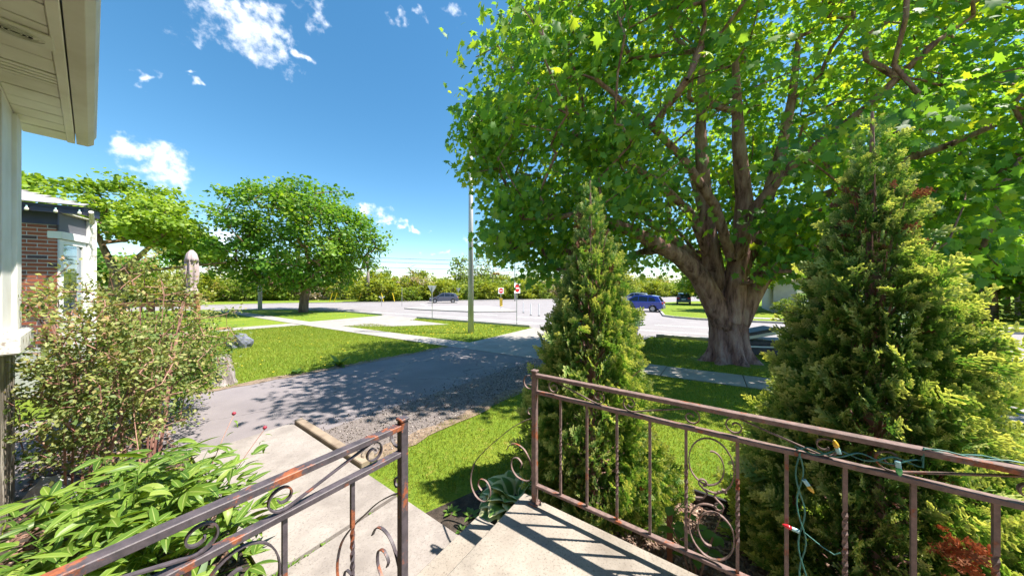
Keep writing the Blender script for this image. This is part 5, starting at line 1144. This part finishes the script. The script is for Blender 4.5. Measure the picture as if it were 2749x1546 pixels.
# ------------------------------------------------------------------ thicket beyond the far road
def bushmesh(seed, n, size):
    rng = np.random.default_rng(seed); tg = env_targets(rng, n, (0, 0, .42), (.5, .5, .55), .45, .0, .3, 2.1, seed)
    V, Fc, r, *_ = crown_leaves(rng, tg, (0, 0, .3), 22, (.055, .055, .05), size, OVAL_V, OVAL_F, .0, .7); V[:, 2] = np.maximum(V[:, 2], .0)
    return np_mesh('foliage', V, Fc, {'rnd': np.repeat(r, 4)})
BM = [[bushmesh(100 + i, 75, .085) for i in range(3)] for _ in range(4)]
for k in range(4):
    for m_ in BM[k]: m_.materials.append(M['bush%d' % k])
rb = random.Random(17)
stem_me = bpy.data.meshes.new('stems'); q = MB()
for i in range(7):
    a = i * .9; q.tube([(0.03 * math.cos(a), .03 * math.sin(a), -.02), (.2 * math.cos(a), .2 * math.sin(a), .35), (.33 * math.cos(a), .33 * math.sin(a), .75)], [.012, .008, .003], 4, cap=False)
stem_me.from_pydata(q.v, [], q.f); stem_me.materials.append(M['twig'])
BL = ['yellow-green bush in the thicket beyond the far road', 'tawny bush in the thicket beyond the far road', 'fresh green bush in the thicket beyond the far road', 'greyish half-bare bush in the thicket beyond the far road']
def bush(x, y, w, h, k):
    t = thing('bush', BL[k], 'bush', G(x, y, -.05), rb.uniform(0, 6.28), 'thicket bushes, ' + ['yellow-green', 'tawny', 'fresh green', 'greyish'][k])
    o = bpy.data.objects.new('foliage', rb.choice(BM[k])); COL.objects.link(o); o.parent = t; o.scale = (w, w, h); o['kind'] = 'stuff'
    o = bpy.data.objects.new('stems', stem_me); COL.objects.link(o); o.parent = t; o.scale = (w, w, h)
edge = [(-84, 25), (-60, 36), (-40.8, 45), (-32.7, 50), (-20.9, 53), (-7.1, 60), (8.2, 65), (40, 79), (70, 92)]
def along(s):
    tot = [0]
    for i in range(len(edge) - 1): tot.append(tot[-1] + math.dist(edge[i], edge[i + 1]))
    s = s * tot[-1]
    for i in range(len(edge) - 1):
        if s <= tot[i + 1]: f = (s - tot[i]) / (tot[i + 1] - tot[i]); return tuple(edge[i][j] + (edge[i + 1][j] - edge[i][j]) * f for j in (0, 1))
    return edge[-1]
for row, (off, n, hh) in enumerate(((0, 46, 3.6), (5, 44, 4.6), (11, 40, 5.4), (20, 34, 6.2))):
    for i in range(n):
        x, y = along((i + rb.uniform(.1, .9)) / n); x += rb.uniform(-1, 1) - off * .42; y += off * .9 + rb.uniform(-1, 1)
        left = x < -26
        if left and row < 2: x -= 7; y += 12
        k = rb.choices((0, 1, 2, 3), (4, .8, 3.6, .7) if not left else (2, 1, 3, 1.4))[0]
        bush(x, y, rb.uniform(4.5, 7.5), hh * rb.uniform(.75, 1.2), k)
# reeds round the pond, far left
rng = np.random.default_rng(5); n = 5000
pos = np.stack([rng.uniform(-66, -34, n), rng.uniform(58, 80, n), np.zeros(n)], 1); pos = pos[(pos[:, 1] < 61.5 + (pos[:, 0] + 60) * -.16 + 2) | (pos[:, 1] > 72)]; pos[:, 2] = gz(pos[:, 1]) - .05
V, Fc = scatter(np.array([(-.09, 0, 0), (.09, 0, 0), (0, 1, 0)]), np.array([(0, 1, 2)]), pos, np.array([0, 0, 1.]) + rng.normal(size=(len(pos), 3)) * .2, np.array([0, -1., 0]) + rng.normal(size=(len(pos), 3)) * .3, rng.uniform(.5, 1.3, len(pos)))
tag(link('reeds', np_mesh('reeds', V, Fc, {'rnd': np.repeat(rng.random(len(pos)), 3)}), M['reed']), 'pale reeds around the far pond', 'reeds', None, 'stuff')
# bare and budding trees in the thicket
def bare_tree(u, v0, Y, w, label, leaves, grp=None, seed=0):
    rng = np.random.default_rng(seed); b = G((u - CX) / F * Y, Y); top = px(u, v0, Y); h = top.z - b.z; t = thing('thicket_tree', label, 'tree', b, group=grp)
    tg = env_targets(rng, 60, (b.x, b.y, b.z + h * .72), (w, w * .8, h * .32), .3, None, .3, 2, seed)
    P_, par, fix, cnt, tips, nb_ = skeleton([([tuple(b + UPV * -.1), (b.x + .1, b.y, b.z + h * .4), (b.x + .2, b.y, b.z + h * .7)], .14, .06)], tg, rng, step=.7)
    mb = MB(); limb_mesh(mb, P_, par, fix, cnt, nb_, .022, .38, 4); mb.build('limbs', M['twig'], t)
    if leaves:
        V, Fc, r, *_ = crown_leaves(rng, P_[tips], (b.x, b.y, b.z + h * .6), leaves, (.35, .35, .25), .4, LOW_V, LOW_F, .2); me = np_mesh('crown', V - np.array(b), Fc, {'rnd': np.repeat(r, len(LOW_V))}); o = link('crown', me, M['bush2'] if seed % 2 else M['bush0'], t); o['kind'] = 'stuff'
for i, (u, v0, Y, w, lv_, lab) in enumerate(((1290, 672, 66, 2.6, 6, 'sparse budding tree rising above the thicket by the lamp post'), (1235, 690, 64, 2.4, 9, 'leafier young tree in the thicket behind the SUV'), (1322, 690, 68, 1.6, 0, 'bare dead tree in the thicket right of the lamp post'),
        (1110, 715, 66, 1.8, 0, 'thin bare tree above the yellow-green thicket'), (1420, 712, 70, 2.2, 0, 'bare grey tree behind the larger no-entry sign'), (1465, 725, 66, 2.0, 2, 'half-bare tree behind the delineator posts'), (600, 705, 70, 2.2, 3, 'thin half-bare tree behind the pond reeds'), (660, 715, 74, 2.2, 0, 'bare pale-trunked tree left of the concrete pole'))):
    bare_tree(u, v0, Y, w, lab, lv_, None, 200 + i)

# ------------------------------------------------------------------ houses and trees across the street
def far_house(label, c, rz, w, d, h, wallm, seed):
    t = thing('far_house', label, 'house', G(c[0], c[1]), rz); I3 = ((1, 0, 0), (0, 1, 0), (0, 0, 1))
    def part(mb, nm, mat, par=t, **k): return mb.build(nm, mat, par, local=True, **k)
    mb = MB(); mb.box((0, 0, h / 2 - .1), I3, (w, d, h / 2 + .1)); part(mb, 'wall', wallm)
    mb = MB(); o_ = .45; mb.add([(-w - o_, -d - o_, h), (w + o_, -d - o_, h), (w + o_, d + o_, h), (-w - o_, d + o_, h), (-w * .45, 0, h + d * .55), (w * .45, 0, h + d * .55)], [(0, 1, 5, 4), (1, 2, 5), (2, 3, 4, 5), (3, 0, 4), (3, 2, 1, 0)]); rf_ = part(mb, 'roof', M['froof'])
    mb = MB(); mb.box((w * .3, .5, h + d * .5), I3, (.35, .3, .8)); mb.build('chimney', M['fhouse1'], rf_, local=True)
    for x in (-w * .62, w * .18, w * .66):
        mb = MB(); mb.box((x, -d - .02, 1.55), I3, (.75, .04, .6)); wn_ = part(mb, 'window', M['white']); mb = MB(); mb.box((x, -d - .065, 1.55), I3, (.66, .01, .51)); mb.build('pane', M['glass'], wn_, local=True)
    mb = MB(); mb.box((-w * .2, -d - .03, 1.0), I3, (.48, .04, 1.05)); dr = part(mb, 'door', M['navy']); mb = MB(); mb.tube([(-w * .2 + .36, -d - .07, 1.0), (-w * .2 + .36, -d - .12, 1.0)], .03, 8); mb.build('handle', M['pole'], dr, local=True)
hz0 = math.atan2(DA[1], DA[0]) + math.pi
for (a_, b_, w, d, h, mt, lab) in ((-10.5, 41, 6.0, 4.2, 3.0, 'fhouse2', 'mauve siding bungalow across the street behind the maple'), (-26, 40, 5.5, 4, 3.0, 'fhouse1', 'brick bungalow across the street by the maroon car'), (-42, 39, 6, 4, 3.2, 'fhouse2', 'mauve siding bungalow furthest along the street')):
    q = AB(a_, b_); far_house(lab, (q.x, q.y), hz0, w, d, h, M[mt], 1)
for i, (a_, b_, rr_, hh_, lf_, lab) in enumerate(((-2, 37, 3.0, 6.5, 'maple3', 'pale young tree on the lawn across the street'), (-16, 36, 3.6, 7.5, 'maple2', 'green tree before the mauve bungalow across the street'), (-31, 33, 4.2, 8.5, 'maple2', 'large green tree before the brick bungalow across the street'), (-17.5, 27, 2.6, 6.0, 'maple3', 'small pale tree on the far verge across the street'),
        (1.5, 50, 3.2, 6.4, 'maple3', 'pale green tree between the lots near the crossing'), (-9, 47, 4.5, 9, 'maple2', 'tall green tree behind the mauve bungalow'), (-22, 48, 5, 10, 'maple3', 'tall pale tree between the bungalows'), (-38, 46, 5, 10, 'maple2', 'tall green tree behind the furthest bungalow'))):
    rng = np.random.default_rng(300 + i); q = AB(a_, b_); b = G(q.x, q.y); c0 = (b.x, b.y, b.z + hh_ * .62)
    tg = env_targets(rng, 110, c0, (rr_, rr_, hh_ * .38), .35, None, .25, 2, 40 + i)
    make_tree('garden_tree', lab, 'tree', b, [([tuple(b + UPV * -.1), (b.x, b.y, b.z + hh_ * .35), c0], .18, .08)], tg, c0, 34, (.45, .45, .35), .38, LOW_V, LOW_F, M[lf_], M['bark2'], .02, rng)
for i in range(9):
    q = AB(-1 - i * 4.2 + rb.uniform(-1, 1), 35.5 + rb.uniform(-.6, .6)); t = thing('garden_shrub', 'low rounded shrub along the bungalow fronts across the street', 'shrub', G(q.x, q.y, -.04), rb.uniform(0, 6), 'shrubs along the bungalow fronts')
    o = bpy.data.objects.new('foliage', BM[2][i % 3]); COL.objects.link(o); o.parent = t; o.scale = (2.4, 2.4, 1.5); o['kind'] = 'stuff'

# ------------------------------------------------------------------ grass, mulch, gravel, dandelions
rng = np.random.default_rng(90)
def ab_pts(n, a0, a1, b0, b1, keep=None):
    a = rng.uniform(a0, a1, n); b = rng.uniform(b0, b1, n)
    if keep is not None: k = keep(a, b); a, b = a[k], b[k]
    x = DA[0] * a + DB[0] * b; y = DA[1] * a + DB[1] * b; k = y > 1.2; x, y = x[k], y[k]
    return np.stack([x, y, gz(y)], 1)
def lawn_keep(a, b):
    near = ~((a < .95 - .0 * b) & (b < 2.97)); return near & ~((a > 1.0) & (b < 1.6)) & ~((a < 1.95) & (b < 2.15)) & (a < 3.02 - .03 * (b - 1.7) + .06 * np.sin(b * 5))
regs = [(ab_pts(95000, -2.5, 3.1, 1.56, 7.18, lawn_keep), .036), (ab_pts(24000, -9, -2.5, 2.97, 7.18), .045), (ab_pts(85000, 7.66, 20.2, .8, 7.18, lambda a, b: (a > 7.75 + .08 * np.sin(b * 4) + .05 * np.sin(b * 11)) & ~((a < 8.4) & (b < .3))), .055),
        (ab_pts(52000, -8, 2.7, 8.28, 13.9, lambda a, b: (a < 2.75 - .085 * (b - 8.25)) & ((DA[0] * a + DB[0] * b - 5.94) ** 2 + (DA[1] * a + DB[1] * b - 8.0) ** 2 > .8)), .055), (ab_pts(26000, 7.85, 17.6, 8.28, 13.9, lambda a, b: (a > 7.8 + .09 * (b - 8.25)) & ~((a > 13.3) & (b > 9.9 + (17.8 - a) * .0) & (b < 12.7) & (a > 13.3 + np.abs(b - 12.4) * .75))), .07)]
P0 = np.vstack([r_[0] for r_ in regs]); S0 = np.concatenate([np.full(len(r_[0]), r_[1]) for r_ in regs])
patch = np.array([mnoise.noise(Vector((p[0] * .9, p[1] * .9, 0))) for p in P0[::8]]); patch = np.repeat(patch, 8)[:len(P0)] if len(np.repeat(patch, 8)) >= len(P0) else np.pad(np.repeat(patch, 8), (0, len(P0) - len(np.repeat(patch, 8))))
P0 = P0 + np.array([0, 0, -.004]); n = len(P0)
BL_V = np.array([(-.07, 0, 0), (.07, 0, 0), (.05, .6, .05), (0, 1, .22), (-.05, .6, .05)]); BL_F = np.array([(0, 1, 2), (0, 2, 4), (4, 2, 3)])
V, Fc = scatter(BL_V, BL_F, P0, np.array([0, 0, 1.]) + rng.normal(size=(n, 3)) * .42 * np.array([1, 1, .1]), rng.normal(size=(n, 3)) + np.array([0, -.6, 0]), S0 * rng.uniform(.55, 1.4, n))
tag(link('grass', np_mesh('grass', V, Fc, {'rnd': np.repeat(np.clip(.25 + .55 * rng.random(n) + .35 * patch, 0, 1), 5)}), M['grass']), 'short mown lawn grass', 'grass', None, 'stuff')
BOX_V = np.array([(-.5, -.5, -.5), (.5, -.5, -.5), (.5, .5, -.5), (-.5, .5, -.5), (-.4, -.4, .5), (.45, -.35, .5), (.35, .45, .5), (-.4, .35, .5)]); BOX_F = np.array([(0, 1, 5, 4), (1, 2, 6, 5), (2, 3, 7, 6), (3, 0, 4, 7), (4, 5, 6, 7)])
p = ab_pts(9000, -3.2, 1.4, 1.78, 2.94); n = len(p); V, Fc = scatter(BOX_V * np.array([.45, 1.5, .25]), BOX_F, p + np.array([0, 0, .012]), rng.normal(size=(n, 3)) * np.array([1, 1, .25]), np.array([0, 0, 1.]) + rng.normal(size=(n, 3)) * .3, rng.uniform(.012, .032, n))
tag(link('mulch', np_mesh('mulch', V, Fc, {'rnd': np.repeat(rng.random(n), 8)}), M['chip']), 'pinkish brown bark mulch between the cedars', 'mulch', None, 'stuff')
p = ab_pts(5500, 2.9, 4.6, 1.66, 7.18, lambda a, b: (a > 2.98 - .03 * (b - 1.7)) & (rng.random(len(a)) > (a - 3.6))); n = len(p); V, Fc = scatter(BOX_V, BOX_F, p + np.array([0, 0, .012]), rng.normal(size=(n, 3)), rng.normal(size=(n, 3)), rng.uniform(.005, .015, n))
tag(link('gravel', np_mesh('gravel', V, Fc, {'rnd': np.repeat(rng.random(n) ** 1.5, 8)}), M['pebble']), 'loose grey gravel along the driveway edge', 'gravel', None, 'stuff')
p = ab_pts(4200, 1.45, 6.4, -.36, .58); n = len(p); V, Fc = scatter(BOX_V * np.array([.5, 1.3, .3]), BOX_F, p + np.array([0, 0, .01]), rng.normal(size=(n, 3)) * np.array([1, 1, .3]), np.array([0, 0, 1.]) + rng.normal(size=(n, 3)) * .4, rng.uniform(.012, .035, n))
tag(link('bark_litter', np_mesh('bark_litter', V, Fc, {'rnd': np.repeat(rng.random(n) * .8, 8)}), M['chip']), 'dry bark litter under the peony', 'litter', None, 'stuff')
p = np.vstack([ab_pts(70, 7.9, 19, 1, 7.1), ab_pts(150, 8.5, 13, 8.4, 13.6), ab_pts(60, 23, 34, 8.5, 13.8)]); n = len(p)
V, Fc = scatter(np.array([(.5 * math.cos(k * math.pi / 3), .5 * math.sin(k * math.pi / 3), 0) for k in range(6)]), np.array([(0, 1, 2), (0, 2, 3), (0, 3, 4), (0, 4, 5)]), p + np.array([0, 0, .06]), rng.normal(size=(n, 3)) * np.array([1, 1, .1]), np.array([0, -.3, 1.]) + rng.normal(size=(n, 3)) * .2, rng.uniform(.03, .05, n))
tag(link('dandelions', np_mesh('dandelions', V, Fc), M['yellowflower']), 'yellow dandelion heads scattered over the lawns', 'flowers', None, 'stuff')
